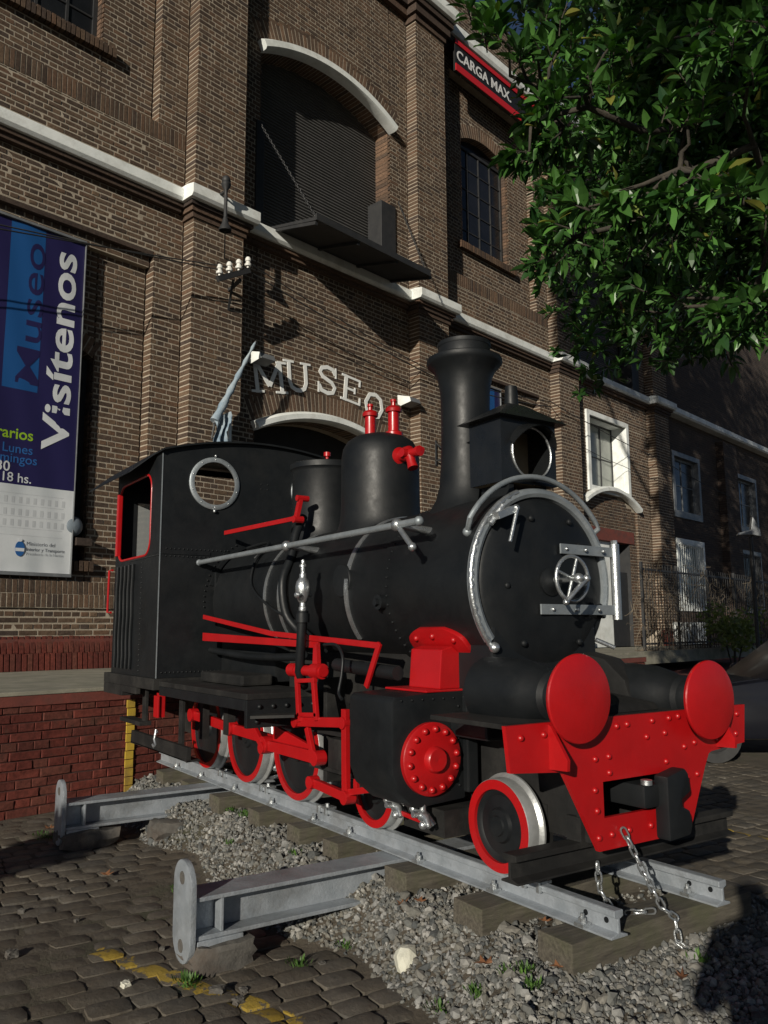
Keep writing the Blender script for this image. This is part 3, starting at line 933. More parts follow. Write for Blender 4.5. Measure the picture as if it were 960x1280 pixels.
# awning flap hinged at the loading door, its chains, drainpipe
fl = MB().add([(9.02,-.02,8.97),(12.25,-.02,8.97),(12.10,-1.33,8.66),(9.02,-1.33,8.70),(9.02,-.02,8.92),(12.25,-.02,8.92),(12.10,-1.33,8.60),(9.02,-1.33,8.64)],
              [(0,1,2,3),(7,6,5,4),(0,4,5,1),(1,5,6,2),(2,6,7,3),(3,7,4,0)])
flap = mus.part('loading_flap', fl, M['dark_metal'])
rb = MB()
for u in (9.06, 10.1, 11.15, 12.14): rb.bar((u,-.04,8.90), (u,-1.32,8.60), .06, .06)
rb.bar((9.02,-1.345,8.70), (12.1,-1.345,8.66), .05, .12)
mus.part('rib', rb, M['dark_metal'], flap)
for a, b in (((8.80,-.05,10.92),(9.06,-1.30,8.72)), ((12.62,-.05,10.9),(12.06,-1.30,8.68))):
    cm = MB(); a, b = Vector(a), Vector(b); n = 34; d = (b-a).normalized(); s1 = d.cross(Vector((0,0,1))).normalized(); s2 = s1.cross(d)
    for k in range(n):
        c = a.lerp(b, (k+.5)/n); w = s1 if k % 2 else s2
        cm.tube([c + d*(.036*math.cos(t)) + w*(.018*math.sin(t)) for t in [2*PI*i/8 for i in range(8)]], .008, 5, closed=True)
    mus.part('flap_chain', cm, M['dark_metal'], flap)
dp = MB().tube([(19.96,-.10,1.2),(19.96,-.10,8.4)], .065, 12)
for z in (2.5, 4.4, 6.3, 8.1): dp.cyl((19.96,-.10,z), (19.96,-.10,z+.07), .085, 12).box(19.93, 19.99, -.1, .02, z, z+.05)
mus.part('drainpipe', dp, M['black_dull'], smooth=40)

# raised lettering over the door
ST = []
def stroke(path, w): ST.append((path, w))
LT = {
 'M': ([([(.16,0),(.16,1)], .17), ([(.84,0),(.84,1)], .17), ([(.16,.97),(.5,.22)], .17), ([(.84,.97),(.5,.22)], .17), ([(0,.045),(.34,.045)], .09), ([(.66,.045),(1,.045)], .09), ([(-.02,.955),(.26,.955)], .09), ([(.74,.955),(1.02,.955)], .09)], 1.30),
 'U': ([([(.2,.97),(.2,.32),(.27,.13),(.42,.05),(.58,.05),(.73,.13),(.8,.32),(.8,.97)], .17), ([(0,.955),(.38,.955)], .09), ([(.62,.955),(1,.955)], .09)], 1.05),
 'S': ([([(.86,.74),(.74,.90),(.5,.945),(.26,.88),(.18,.73),(.3,.58),(.7,.44),(.83,.29),(.74,.11),(.5,.055),(.25,.11),(.13,.28)], .17), ([(.88,.62),(.88,.98)], .08), ([(.11,.02),(.11,.38)], .08)], .85),
 'E': ([([(.24,0),(.24,1)], .19), ([(.05,.05),(.9,.05)], .10), ([(.05,.95),(.86,.95)], .10), ([(.24,.5),(.64,.5)], .10), ([(.88,.02),(.88,.30)], .09), ([(.84,.72),(.84,.98)], .09), ([(.64,.38),(.64,.62)], .08)], .90),
 'O': ([([(.5,.95),(.76,.85),(.88,.5),(.76,.15),(.5,.05),(.24,.15),(.12,.5),(.24,.85),(.5,.95)], .18)], .80)}
sign = Thing('museum_lettering', 'white slab serif letters spelling MUSEO curved above the arched doorway', 'sign', (10.5, 0., 5.9), frame=FM)
for ch, cu, cz, rot, hgt, wid in [(p[0], p[1], p[2], p[3], p[4]*1.08, p[5]*1.06) for p in (('M', 9.11, 6.14, 9, .56, .80), ('U', 9.80, 6.30, 5, .54, .64), ('S', 10.56, 6.40, 1, .54, .56), ('E', 11.22, 6.345, -5, .50, .60), ('O', 11.87, 6.15, -11, .50, .60))]:
    a = math.radians(rot); ex = Vector((math.cos(a), 0, math.sin(a)))*wid; ey = Vector((-math.sin(a), 0, math.cos(a)))*hgt
    o = Vector((cu, 0, cz)) - ex*.5 - ey*.5
    mb = MB()
    for i, (path, w) in enumerate(LT[ch][0]):
        # even stroke width in metres
        asp = hgt/wid
        P2 = [(p[0]*wid, p[1]*hgt) for p in path]
        e1, e2 = ex/wid, ey/hgt
        mb.ribbon(P2, w*.47, o, e1, e2, (0,-1,0), .0 + i*.0003, .012 + i*.0004, closed=False)
    sign.part('letter', mb, M['clean_white'])

# ------------------------------------------------------------------ loading platform
plat = Thing('loading_platform', 'red painted brick loading platform with cement top and yellow edge stripe', 'platform', (8., -3.84, 0.), frame=FM)
PY = K2 - K1              # local y of the platform face (negative: out of the facade)
ztop = 1.071
pend = 15.6
core = MB().box(-2., pend-.03, PY+.011, -.10, -.05, ztop-.13)
mus_core = plat.part('core', core, M['mortar_red'])
slab = MB().box(-2., pend+.02, PY-.02, .02, ztop-.035, ztop)
slab.box(pend+.02, 26, -2.6, .02, ztop-.3, ztop-.01)
plat.part('paving', slab, M['cement'], bevel=.006)
cp = MB().box(-2., pend+.01, PY-.012, PY+.1, ztop-.13, ztop-.036)
plat.part('coping', cp, M['redcoat'], bevel=.006)
pb = bond(1.6, 5.6, -.02, ztop-.13, co=.0815, sl=.29, z_ref=-.02) 
random.shuffle(pb)
nb = 0; pst = MB()
for b in pb:
    P = FM @ Vector((b[0], PY, b[1])); p = vis(P.x, P.y, P.z)
    if p and p[0] > -30 and nb < 290:
        inst('brick', random.choice(BRR_ME), plat.e, (b[0]-8., PY + random.uniform(-.004,.005) + 3.84, b[1]), (random.uniform(-.03,.03), random.uniform(-.008,.008), random.uniform(-.012,.012)), (b[2]+.011, 1, b[3]+.013)); nb += 1
    else: put_brick(pst, b, -PY)
for b in bond(5.6, pend, -.02, ztop-.13, co=.0815, sl=.29, z_ref=-.02): put_brick(pst, b, -PY)
plat.part('brickwork', pst, M['brick_red'], kind='stuff')
ys_ = MB()
for k in range(11):
    z0 = .04 + k*.0815; w0 = random.uniform(-.006,.006)
    ys_.box(4.31+w0, 4.395+w0, PY-.020, PY-.009, z0+.004, z0+.0775)
plat.part('edge_stripe', ys_, M['yellow'])
# ------------------------------------------------------------------ locomotive
YC, RT = 3.6, .285
lo = Thing('steam_locomotive', 'small black steam locomotive with red buffers and rods on the display track', 'locomotive', (-5.6, YC, RT))
def lp(name, mb, mat, parent=None, **k): return lo.part(name, mb, M[mat], parent, **k)
BZ, BRd = 1.88, .555
# boiler, smokebox
boiler = lp('boiler', MB().lathe((-7.5, YC, BZ), (1,0,0), [(0,0),(BRd,.0),(BRd,2.9),(.57,2.92),(.57,3.845),(.3,3.845)], 64), 'black', smooth=40)
bands = []
for x, w in ((-6.36,.03),(-6.10,.03),(-5.03,.045),(-4.56,.028)):
    a0, a1 = math.radians(-128), math.radians(128)
    bands.append(lp('boiler_band', MB().lathe((x-w/2, YC, BZ), (1,0,0), [(BRd-.002,0),(BRd+.010,0),(BRd+.010,w),(BRd-.002,w)], 56, a0, a1), 'silver', boiler, smooth=40))
rv = MB()
for k in range(60):
    a = 2*PI*k/60
    rv.ball((-4.50, YC + .572*math.sin(a), BZ + .572*math.cos(a)), .009, 6, 4)
lp('rivet_row', rv, 'black', boiler, kind='stuff')
lp('inspection_plug', MB().cyl((-4.56, YC-.545, BZ-.10), (-4.56, YC-.60, BZ-.10), .05, 14).cyl((-4.56, YC-.60, BZ-.10), (-4.56, YC-.625, BZ-.10), .026, 6), 'black', boiler, smooth=40)
lp('inspection_plate', MB().lathe((-5.10, YC-.535, 1.95), (0,-1,0), [(0,.024),(.115,.024),(.12,.018),(.12,0)], 24), 'black', boiler, smooth=40)
# smokebox front: ring, door, hinge, dog clamps, handwheel
sx = -3.72
ring = lp('smokebox_ring', MB().lathe((sx, YC, BZ), (1,0,0), [(.565,-.01),(.582,-.005),(.586,.03),(.578,.085),(.56,.10),(.525,.105),(.515,.085)], 96, math.radians(-90), math.radians(232-90+100)), 'silver_dull', smooth=50) if False else None
ringm = MB()
# the bright beading runs from the lower left over the top to the hinge
ringm.lathe((sx, YC, BZ), (1,0,0), [(.560,.055),(.576,.058),(.580,.07),(.577,.09),(.566,.104),(.545,.108),(.524,.098),(.518,.07)], 80, math.radians(-112), math.radians(128), up=(0,0,1))
ring = lp('smokebox_ring', ringm, 'silver_dull', smooth=35)
bead = MB()
pts = []
for k in range(41):
    a = math.radians(20 + 112*k/40)
    pts.append((sx+.09 + .004*math.sin(k*2.7), YC - .572*math.sin(a), BZ + .572*math.cos(a)))
bead.tube(pts, .018, 8)
bead.ball((sx+.11, YC-.425, BZ-.385), .032, 12, 8)
lp('beading', bead, 'silver', ring, smooth=60)
door = lp('smokebox_door', MB().lathe((sx, YC, BZ), (1,0,0), [(0,.148),(.12,.146),(.26,.138),(.40,.12),(.49,.098),(.515,.08),(.53,.05),(.53,0)], 72), 'black', smooth=40)
for a, r in ((-50,.36),(18,.40),(-28,.43),(-120,.38),(150,.42),(215,.44),(95,.33),(250,.40)):
    a = math.radians(a)
    p = Vector((sx+.12, YC - r*math.sin(a), BZ + r*math.cos(a)))
    lp('bolt', MB().lathe(p, (1,0,0), [(.02,0),(.02,.014),(.012,.022),(0,.024)], 10), 'black', door, smooth=40)
lp('pivot_plate', MB().lathe((sx+.14, YC, BZ), (1,0,0), [(.085,0),(.085,.018),(.05,.03),(.03,.05),(0,.055)], 28), 'black', door, smooth=40)
hw = MB(); hx = sx + .325
hc = Vector((hx, YC, BZ+.01))
hw.tube([hc + Vector((0, .132*math.cos(t), .132*math.sin(t))) for t in [2*PI*i/36 for i in range(36)]], .0115, 8, closed=True)
wheel = lp('handwheel', hw, 'silver', door, smooth=60)
sp = MB()
for a in (70, 160, 250, 340):
    a = math.radians(a); e = hc + Vector((0, .13*math.cos(a), .13*math.sin(a)))
    sp.tube([hc, e], [.011, .009], 8)
sp.cyl((hx-.19, YC, BZ+.01), (hx+.05, YC, BZ+.01), .02, 12).ball((hx+.05, YC, BZ+.01), .03, 10, 8)
# long locking lever
sp.tube([(hx+.055, YC+.05, BZ+.0), (hx+.06, YC-.02, BZ-.05), (hx+.05, YC-.11, BZ-.13)], [.016,.014,.012], 8).ball((hx+.05, YC-.11, BZ-.13), .02, 8, 6).ball((hx+.055, YC+.06, BZ+.01), .024, 8, 6)
lp('spoke', sp, 'silver', door, smooth=50)
hg = MB()
hg.bar((sx+.16, YC+.08, BZ+.205), (sx+.13, YC+.60, BZ+.205), .012, .062, up=(0,0,1)).bar((sx+.16, YC-.10, BZ-.165), (sx+.13, YC+.60, BZ-.165), .012, .062)
lp('hinge_strap', hg, 'silver_dull', door, bevel=.003)
hb = MB()
for y, z in ((YC+.13, .205), (YC+.30, .205), (YC+.46, .205), (YC+.0, -.165), (YC+.20, -.165), (YC+.40, -.165)): hb.ball((sx+.165, y, BZ+z), .013, 8, 6)
lp('hinge_bolt', hb, 'silver', door, smooth=60)
hp = MB().cyl((sx+.13, YC+.605, BZ-.225), (sx+.13, YC+.605, BZ+.26), .03, 16).cyl((sx+.13, YC+.605, BZ+.26), (sx+.13, YC+.605, BZ+.285), .022, 6)
lp('hinge_pin', hp, 'silver', door, smooth=40)
dg = MB()
c0 = Vector((sx+.12, YC-.40, BZ+.385))
dg.cyl(c0 - V(.06,0,0), c0 + V(.07,0,0), .022, 12).bar(c0 + V(.06,-.05,-.02), c0 + V(.06,.08,.03), .05, .04).tube([c0 + V(.09,.09,.035), c0 + V(.10,.015,-.17)], [.011,.011], 8).ball(c0 + V(.08,.09,.035), .022, 8, 6).tube([c0+V(.02,-.06,-.06), c0+V(.04,.02,.05)], .02, 8)
lp('door_clamp', dg, 'silver', door, smooth=50)
lp('door_catch', MB().tube([(sx+.10, YC+.43, BZ-.35), (sx+.16, YC+.53, BZ-.40)], .014, 8), 'silver', door, smooth=50)
# arched handrail over the smokebox
hr = []
R2 = .655
for k in range(25):
    a = math.radians(-56 + 112*k/24); hr.append((sx+.06, YC + R2*math.sin(a), BZ + R2*math.cos(a)))
arc = MB().tube([(sx-.02, YC-.50, BZ+.29)] + hr + [(sx-.02, YC+.50, BZ+.29)], .017, 10)
arc.ball((sx-.02, YC-.50, BZ+.29), .03, 8, 6).ball((sx-.02, YC+.50, BZ+.29), .03, 8, 6)
lp('handrail', arc, 'silver_dull', smooth=60)
# chimney
ch = MB().lathe((-4.34, YC, 2.30), (0,0,1), [(.34,.02),(.30,.06),(.255,.11),(.215,.18),(.190,.27),(.178,.40),(.172,.60),(.17,.80),(.174,.94),(.19,1.04),(.22,1.10),(.255,1.135),(.268,1.155),(.265,1.18),(.235,1.195),(.185,1.20),(.183,1.29),(.176,1.30),(.145,1.30),(.14,1.2),(.14,.6)], 48)
chim = lp('chimney', ch, 'black', smooth=50)
lp('rim', MB().lathe((-4.34, YC, 3.57), (0,0,1), [(.186,.0),(.19,.012),(.188,.03),(.15,.032),(.145,0)], 48), 'black', chim, smooth=40)
sdl = MB()
n = 40
for k in range(n):
    pass
# headlamp
hl = Thing
lx0, lx1, ly0, ly1, lz0, lz1 = -4.02, -3.72, YC-.235, YC+.235, 2.50, 2.91
bx = MB()
def plate_hole(mb, cy, cz, r, y0, y1, z0, z1, x, t, n=40):
    """vertical plate normal to x with a round hole"""
    def rim(a):
        c, s_ = math.cos(a), math.sin(a); k = 1e9
        if c > 1e-9: k = min(k, (y1-cy)/c)
        if c < -1e-9: k = min(k, (y0-cy)/c)
        if s_ > 1e-9: k = min(k, (z1-cz)/s_)
        if s_ < -1e-9: k = min(k, (z0-cz)/s_)
        return cy + c*k, cz + s_*k
    angs = sorted([2*PI*i/n for i in range(n)] + [math.atan2(z-cz, y-cy) % (2*PI) for z in (z0,z1) for y in (y0,y1)])
    m = len(angs); b = len(mb.v)
    for xx in (x, x+t):
        for a in angs:
            mb.v.append((xx, cy + r*math.cos(a), cz + r*math.sin(a))); mb.v.append((xx, *rim(a)))
    for i in range(m):
        j = (i+1) % m
        A, B_, C_, D_ = b+2*i, b+2*i+1, b+2*j+1, b+2*j
        mb.f.append((A, B_, C_, D_)); o2 = 2*m
        mb.f.append((A+o2, D_+o2, C_+o2, B_+o2)); mb.f.append((A, D_, D_+o2, A+o2)); mb.f.append((B_, B_+o2, C_+o2, C_))
    return mb
plate_hole(bx, YC+.02, 2.70, .165, ly0, ly1, lz0, lz1, lx1-.012, .012)
bx.box(lx0, lx1-.0125, ly0, ly0+.012, lz0, lz1).box(lx0, lx1-.0125, ly1-.012, ly1, lz0, lz1).box(lx0, lx0+.012, ly0+.0125, ly1-.0125, lz0, lz1)
lamp = lp('headlamp', bx, 'black_gloss')
lp('lamp_interior', MB().box(lx0+.013, lx1-.03, ly0+.0125, ly1-.0125, lz0, lz0+.01).box(lx0+.05, lx0+.06, ly0+.014, ly1-.014, lz0+.01, lz1-.01), 'copper_inside', lamp)
lp('lens_ring', MB().tube([(lx1+.004, YC+.02+.166*math.cos(t), 2.70+.166*math.sin(t)) for t in [2*PI*i/40 for i in range(40)]], .008, 6, closed=True), 'silver', lamp, smooth=60)
rf = MB().add([(lx0-.06,ly0-.06,lz1),(lx1+.06,ly0-.06,lz1),(lx1+.06,ly1+.06,lz1),(lx0-.06,ly1+.06,lz1),(lx0+.10,YC-.07,lz1+.13),(lx1-.10,YC-.07,lz1+.13),(lx1-.10,YC+.07,lz1+.13),(lx0+.10,YC+.07,lz1+.13)],
              [(0,3,2,1),(4,5,6,7),(0,1,5,4),(1,2,6,5),(2,3,7,6),(3,0,4,7)])
lp('lamp_roof', rf, 'black_gloss', lamp)
lp('lamp_chimney', MB().cyl(((lx0+lx1)/2, YC, lz1+.11), ((lx0+lx1)/2, YC, lz1+.26), .048, 16, .04), 'black', lamp, smooth=40)
vz = MB()
for k in range(12):
    a0, a1 = math.radians(20+140*k/12), math.radians(20+140*(k+1)/12)
    q = [(lx1, YC+.02+.19*math.cos(a), 2.70+.19*math.sin(a)) for a in (a0, a1)] + [(lx1+.11*math.sin(a), YC+.02+.20*math.cos(a), 2.685+.19*math.sin(a)-.02) for a in (a1, a0)]
    vz.add(q, [(0,1,2,3)]); vz.add([(p[0], p[1], p[2]+.004) for p in q], [(3,2,1,0)])
lp('lamp_visor', vz, 'black_gloss', lamp)
lp('lamp_bracket', MB().box(lx0+.02, lx1-.02, YC-.16, YC-.12, 2.40, 2.50).box(lx0+.02, lx1-.02, YC+.12, YC+.16, 2.40, 2.50), 'black', lamp)
# domes
dome = lp('steam_dome', MB().lathe((-5.42, YC, 2.26), (0,0,1), [(.39,.06),(.345,.12),(.322,.2),(.316,.32),(.314,.70),(.302,.77),(.27,.83),(.215,.868),(.13,.895),(0,.905)], 56), 'black', smooth=50)
for dx, dy in ((-.10, -.03), (.12, .05)):
    c = Vector((-5.42+dx, YC+dy, 3.14))
    sv = MB().lathe(c, (0,0,1), [(.075,-.02),(.075,.02),(.045,.035),(.045,.185),(.062,.19),(.066,.215),(.05,.235),(.03,.24),(.018,.245),(.018,.27),(.026,.275),(.024,.295),(.0,.30)], 20)
    lp('safety_valve', sv, 'red', dome, smooth=40)
wv = MB()
c = Vector((-5.125, YC-.02, 2.93))
dirv = Vector((.90, .05, 0)).normalized(); side = Vector((-.05,.90,0))
wv.lathe(c - dirv*.02, dirv, [(.07,0),(.07,.035),(.045,.045),(.045,.10),(.06,.105),(.06,.15),(.035,.16),(.03,.24),(.04,.245),(.04,.275),(0,.28)], 16)
wv.tube([c + dirv*.13, c + dirv*.15 + V(0,0,-.07), c + dirv*.17 + V(0,0,-.12)], [.04,.036,.042], 12).tube([c + dirv*.12, c + dirv*.12 - side*.08], .035, 10).tube([c + dirv*.19 - side*.01, c + dirv*.19 + side*.09 + V(0,0,.03)], .022, 8)
lp('dome_cock', wv, 'red', dome, smooth=40)
sand = lp('sand_dome', MB().lathe((-6.32, YC, 2.28), (0,0,1), [(.34,.06),(.31,.12),(.295,.2),(.29,.70),(.30,.72),(.31,.73),(.31,.775),(.29,.785),(.1,.80),(0,.80)], 48), 'black', smooth=40)
lp('knob', MB().lathe((-6.28, YC, 3.075), (0,0,1), [(.02,0),(.014,.05),(.016,.06),(.032,.065),(.032,.10),(0,.105)], 12), 'red', sand, smooth=40)
# side handrail pipe with pillars
HY = 2.9
hp_ = MB().tube([(-7.52, HY, 2.245), (-3.94, HY, 2.245)], .0235, 12)
for x in (-7.50, -3.95): hp_.ball((x, HY, 2.245), .031, 10, 8)
rail = lp('handrail', hp_, 'silver_dull', smooth=50)
for x in (-5.68, -4.18):
    lp('pillar', MB().tube([(x, HY, 2.245), (x, YC-.42, 2.22)], [.02,.028], 10).ball((x, HY, 2.245), .042, 12, 8), 'silver', rail, smooth=60)
lp('pillar', MB().tube([(-4.18, HY, 2.245), (-3.98, HY-.03, 2.09)], [.018,.018], 10).ball((-3.98, HY-.03, 2.09), .028, 10, 6), 'silver', rail, smooth=60)
hpf = MB().tube([(-7.52, 2*YC-HY, 2.245), (-3.94, 2*YC-HY, 2.245)], .0235, 12)
rail2 = lp('handrail', hpf, 'silver_dull', smooth=50)
for x in (-5.68, -4.18): lp('pillar', MB().tube([(x, 2*YC-HY, 2.245), (x, YC+.42, 2.22)], [.02,.028], 10), 'silver', rail2, smooth=60)
# lubricator valve on its stand pipe
LXc, LY = -5.30, 2.84
lv = MB().lathe((LXc, LY, 1.72), (0,0,1), [(r*.8, h) for r, h in [(.030,0),(.036,.01),(.036,.045),(.028,.05),(.028,.075),(.045,.09),(.055,.12),(.068,.16),(.070,.19),(.060,.23),(.042,.25),(.034,.26),(.034,.285),(.024,.29),(.024,.33),(.034,.335),(.034,.35),(.02,.36),(.02,.385),(0,.39)]], 24)
lv.tube([(LXc, LY, 1.85), (LXc+.05, LY-.07, 1.85)], .02, 8).tube([(LXc, LY, 1.85), (LXc-.05, LY+.09, 1.86)], .018, 8).ball((LXc+.05, LY-.07, 1.85), .026, 8, 6)
valve = lp('check_valve', lv, 'silver', smooth=40)
lp('feed_pipe', MB().tube([(LXc, LY, 1.74), (LXc-.01, LY, 1.62), (LXc-.06, LY+.01, 1.30), (LXc-.10, LY+.06, 1.22), (LXc-.25, LY+.15, 1.19)], [.042,.036,.034,.034,.034], 12), 'black', valve, smooth=50)
lp('clamp', MB().cyl((LXc, LY, 1.655), (LXc, LY, 1.72), .05, 16), 'black', valve, smooth=40)
def pipe(pts, r, mat='black', n=10, name='pipe'):
    # smooth a polyline
    P = [Vector(p) for p in pts]; out = []
    for i in range(len(P)-1):
        p0, p1, p2, p3 = P[max(i-1,0)], P[i], P[i+1], P[min(i+2,len(P)-1)]
        for k in range(5):
            t = k/5
            out.append(.5*((2*p1) + (p2-p0)*t + (2*p0-5*p1+4*p2-p3)*t*t + (3*p1-p0-3*p2+p3)*t**3))
    out.append(P[-1])
    return lp(name, MB().tube(out, r, n), mat, boiler, smooth=60)
def onb(x, ang, off=.02):
    a = math.radians(ang); r = BRd + off
    return (x, YC - r*math.sin(a), BZ + r*math.cos(a))
pipe([(-6.10, YC-.33, 2.55), (-6.06, YC-.42, 2.40), onb(-6.00,58,.03), onb(-5.95,80,.05), onb(-5.90,105,.05), onb(-5.75,122,.06), (-5.5, 2.95, 1.42)], .036)
pipe([onb(-6.75,40), onb(-6.72,55,.03), onb(-6.60,80,.02), onb(-6.2,100,.02), onb(-5.8,112,.03), (-5.2, 2.98, 1.45)], .012)
pipe([onb(-7.3,30,.03), onb(-6.9,28,.04), onb(-6.75,38,.03), onb(-6.78,52,.03)], .016)
pipe([(-5.02, 2.86, 1.50), (-4.86, 2.86, 1.50), (-4.74, 2.84, 1.43), (-4.72, 2.82, 1.30), (-4.72, 2.80, 1.20), (-4.65, 2.78, 1.16)], .011)
pipe([(-5.05, 2.98, 1.36), (-4.6, 2.98, 1.34), (-4.3, 2.98, 1.33)], .045, n=12)
pipe([(-7.45, 3.02, 1.42), (-6.5, 3.0, 1.38), (-5.6, 3.0, 1.40)], .03)
# upper red regulator lever
lp('regulator_rod', MB().bar((-7.42, 3.12, 2.535), (-6.02, 3.16, 2.52), .02, .04).bar((-6.02, 3.155, 2.50), (-6.02, 3.20, 2.70), .035, .045, up=(1,0,0)).cyl((-6.02, 3.13, 2.51), (-6.02, 3.22, 2.51), .03, 12).cyl((-6.02, 3.16, 2.69), (-6.02, 3.27, 2.69), .026, 12), 'red', bevel=.003)
# firebox sides and ash pan below the boiler
lp('firebox', MB().box(-7.52, -6.35, YC-.46, YC+.46, 1.16, 1.92), 'black', bevel=.05, smooth=40)
lp('belly_plate', MB().box(-6.34, -4.4, YC-.33, YC+.33, 1.05, 1.60), 'black_dull', bevel=.02)
# cab
cx, cxr, cw, cz0 = -7.54, -8.98, 1.075, 1.17
def roofz(y): return 3.47 - .165*((y-YC)/cw)**2
fp = MB()
# front plate assembled from strips so the two round windows stay open
def strip_plate(mb, x, t, holes, y0, y1, z0, topf, ny=86):
    dy = (y1-y0)/ny
    for i in range(ny):
        a, b = y0+i*dy, y0+(i+1)*dy
        ca_, cb_ = None, None
        seg_a = [(z0, topf(a))]; seg_b = [(z0, topf(b))]
        cut = None
        for hy, hz, r in holes:
            if a >= hy-r-1e-6 and b <= hy+r+1e-6:
                wa = math.sqrt(max(0, r*r-(a-hy)**2)); wb = math.sqrt(max(0, r*r-(b-hy)**2)); cut = (hz, wa, wb)
        if cut:
            hz, wa, wb = cut
            quads = [((a,z0),(b,z0),(b,hz-wb),(a,hz-wa)), ((a,hz+wa),(b,hz+wb),(b,topf(b)),(a,topf(a)))]
        else: quads = [((a,z0),(b,z0),(b,topf(b)),(a,topf(a)))]
        for q in quads:
            mb.prism(q, (x,0,0), (0,1,0), (0,0,1), (1,0,0), 0, t)
    return mb
WY, WZ, WR = .55, 3.03, .215
Nn = 86; dyy = 2*cw/Nn
WRs = dyy*round(WR/dyy) ; WYs = dyy*round(WY/dyy)
strip_plate(fp, cx-.012, .012, [(YC-WYs, WZ, WRs), (YC+WYs, WZ, WRs)], YC-cw, YC+cw, cz0, roofz, Nn)
cab = lp('cab', fp, 'black', weld=True)
rp = MB().box(cxr, cxr+.012, YC-cw, YC+cw, cz0, 2.38)
for y0_, y1_, z0_, z1_ in ((-cw,-.86,2.3801,3.30), (-.8599,-.60,3.0,3.35), (-.5999,-.35,2.3801,3.38), (-.3499,.35,3.38,3.45), (.3501,cw,2.3801,3.30)): rp.box(cxr, cxr+.012, YC+y0_, YC+y1_, z0_, z1_)
rear = lp('cab_rear', rp, 'black', cab)
lp('window_glass', MB().box(cxr+.004, cxr+.008, YC-.861, YC-.599, 2.379, 3.001), 'glassgrey', rear)
for s in (-1, 1):
    wr = MB().lathe((cx, YC+s*WYs, WZ), (1,0,0), [(WRs-.012,.0),(WRs-.012,.022),(WRs+.02,.024),(WRs+.035,.014),(WRs+.035,.0)], 48)
    w = lp('window_ring', wr, 'silver_dull', cab, smooth=40)
    bm_ = MB()
    for k in range(10):
        a = 2*PI*(k+.5)/10; bm_.ball((cx+.022, YC+s*WYs + (WRs+.012)*math.cos(a), WZ + (WRs+.012)*math.sin(a)), .008, 6, 4)
    bm_.ball((cx+.02, YC+s*WYs, WZ+WRs+.05), .014, 6, 4).ball((cx+.02, YC+s*WYs, WZ-WRs-.05), .018, 6, 4)
    lp('ring_bolt', bm_, 'silver', w, smooth=60)
def side_sheet(y, t):
    mb = MB()
    # lower sheet, corner post, upper band with a rounded opening between
    mb.box(cxr+.012, cx-.013, y, y+t, cz0, 2.33)
    mb.box(cxr+.012, cxr+.07, y, y+t, 2.331, 3.30)
    x0, x1, z0, z1, r = cxr+.07, cx-.30, 2.331, 3.14, .16
    mb.box(x1, cx-.013, y, y+t, 2.331, 3.30)
    mb.box(x0, x1-.001, y, y+t, z1, 3.30)
    for (cx_, cz_, qa, qb) in ((x1-r, z1-r, 1, 1), (x1-r, z0+r, 1, -1), (x0+r, z1-r, -1, 1), (x0+r, z0+r, -1, -1)):
        for k in range(6):
            a0, a1 = PI/2*k/6, PI/2*(k+1)/6
            mb.prism([(cx_+qa*r*math.cos(a0), cz_+qb*r*math.sin(a0)), (cx_+qa*r*math.cos(a1), cz_+qb*r*math.sin(a1)), (cx_+qa*r, cz_+qb*r)], (0,y,0), (1,0,0), (0,0,1), (0,1,0), .001, t-.001)
    return mb, (x0, x1, z0, z1, r)
for s in (-1, 1):
    y = YC-cw+.001 if s < 0 else YC+cw-.013
    sm_, (x0, x1, z0, z1, r) = side_sheet(y, .012)
    ss = lp('side_sheet', sm_, 'black', cab)
    # red lining of the side opening
    pth = []
    for cx_, cz_, a_ in ((x1-r, z1-r, 0), (x0+r, z1-r, 90), (x0+r, z0+r, 180), (x1-r, z0+r, 270)):
        for k in range(7):
            a = math.radians(a_ + 90*k/6); pth.append((cx_ + (r-.004)*math.cos(a), y+.006, cz_ + (r-.004)*math.sin(a)))
    lp('opening_lining', MB().tube(pth, .014, 8, closed=True), 'red', ss, smooth=60)
    if s < 0:
        lp('opening_edge', MB().box(x0-.005, x0+.05, y-.03, y+.02, z0+.06, z1-.08), 'red', ss, bevel=.008)
        # ribbed lower door
        rbm = MB()
        for k in range(5):
            x = cxr+.16 + k*.13
            rbm.tube([(x+.01*math.sin(j*1.9), y-.016, cz0+.06 + j*.13) for j in range(9)], .017, 6)
        lp('door_rib', rbm, 'black', ss, smooth=60)
        gh = MB().tube([(cxr-.0, y-.03, 2.25), (cxr-.08, y-.04, 2.25), (cxr-.09, y-.04, 1.80), (cxr-.0, y-.03, 1.80)], .013, 8)
        lp('grab_rail', gh, 'red', ss, smooth=40)
        rv = MB()
        for k in range(22):
            rv.ball((cx-.05-.0*k, y-.002, cz0+.04+k*.052), .007, 5, 4) if False else None
            rv.ball((cx-.04 - k*.042, y-.002, 2.31), .007, 5, 4); rv.ball((cx-.52, y-.002, cz0+.05+k*.05), .007, 5, 4)
        lp('rivet_row', rv, 'black', ss, kind='stuff')
    if s > 0:
        g = MB().box(x0, x1, y+.004, y+.008, z0, z1)
        lp('window_glass', g, 'glassgrey', ss)
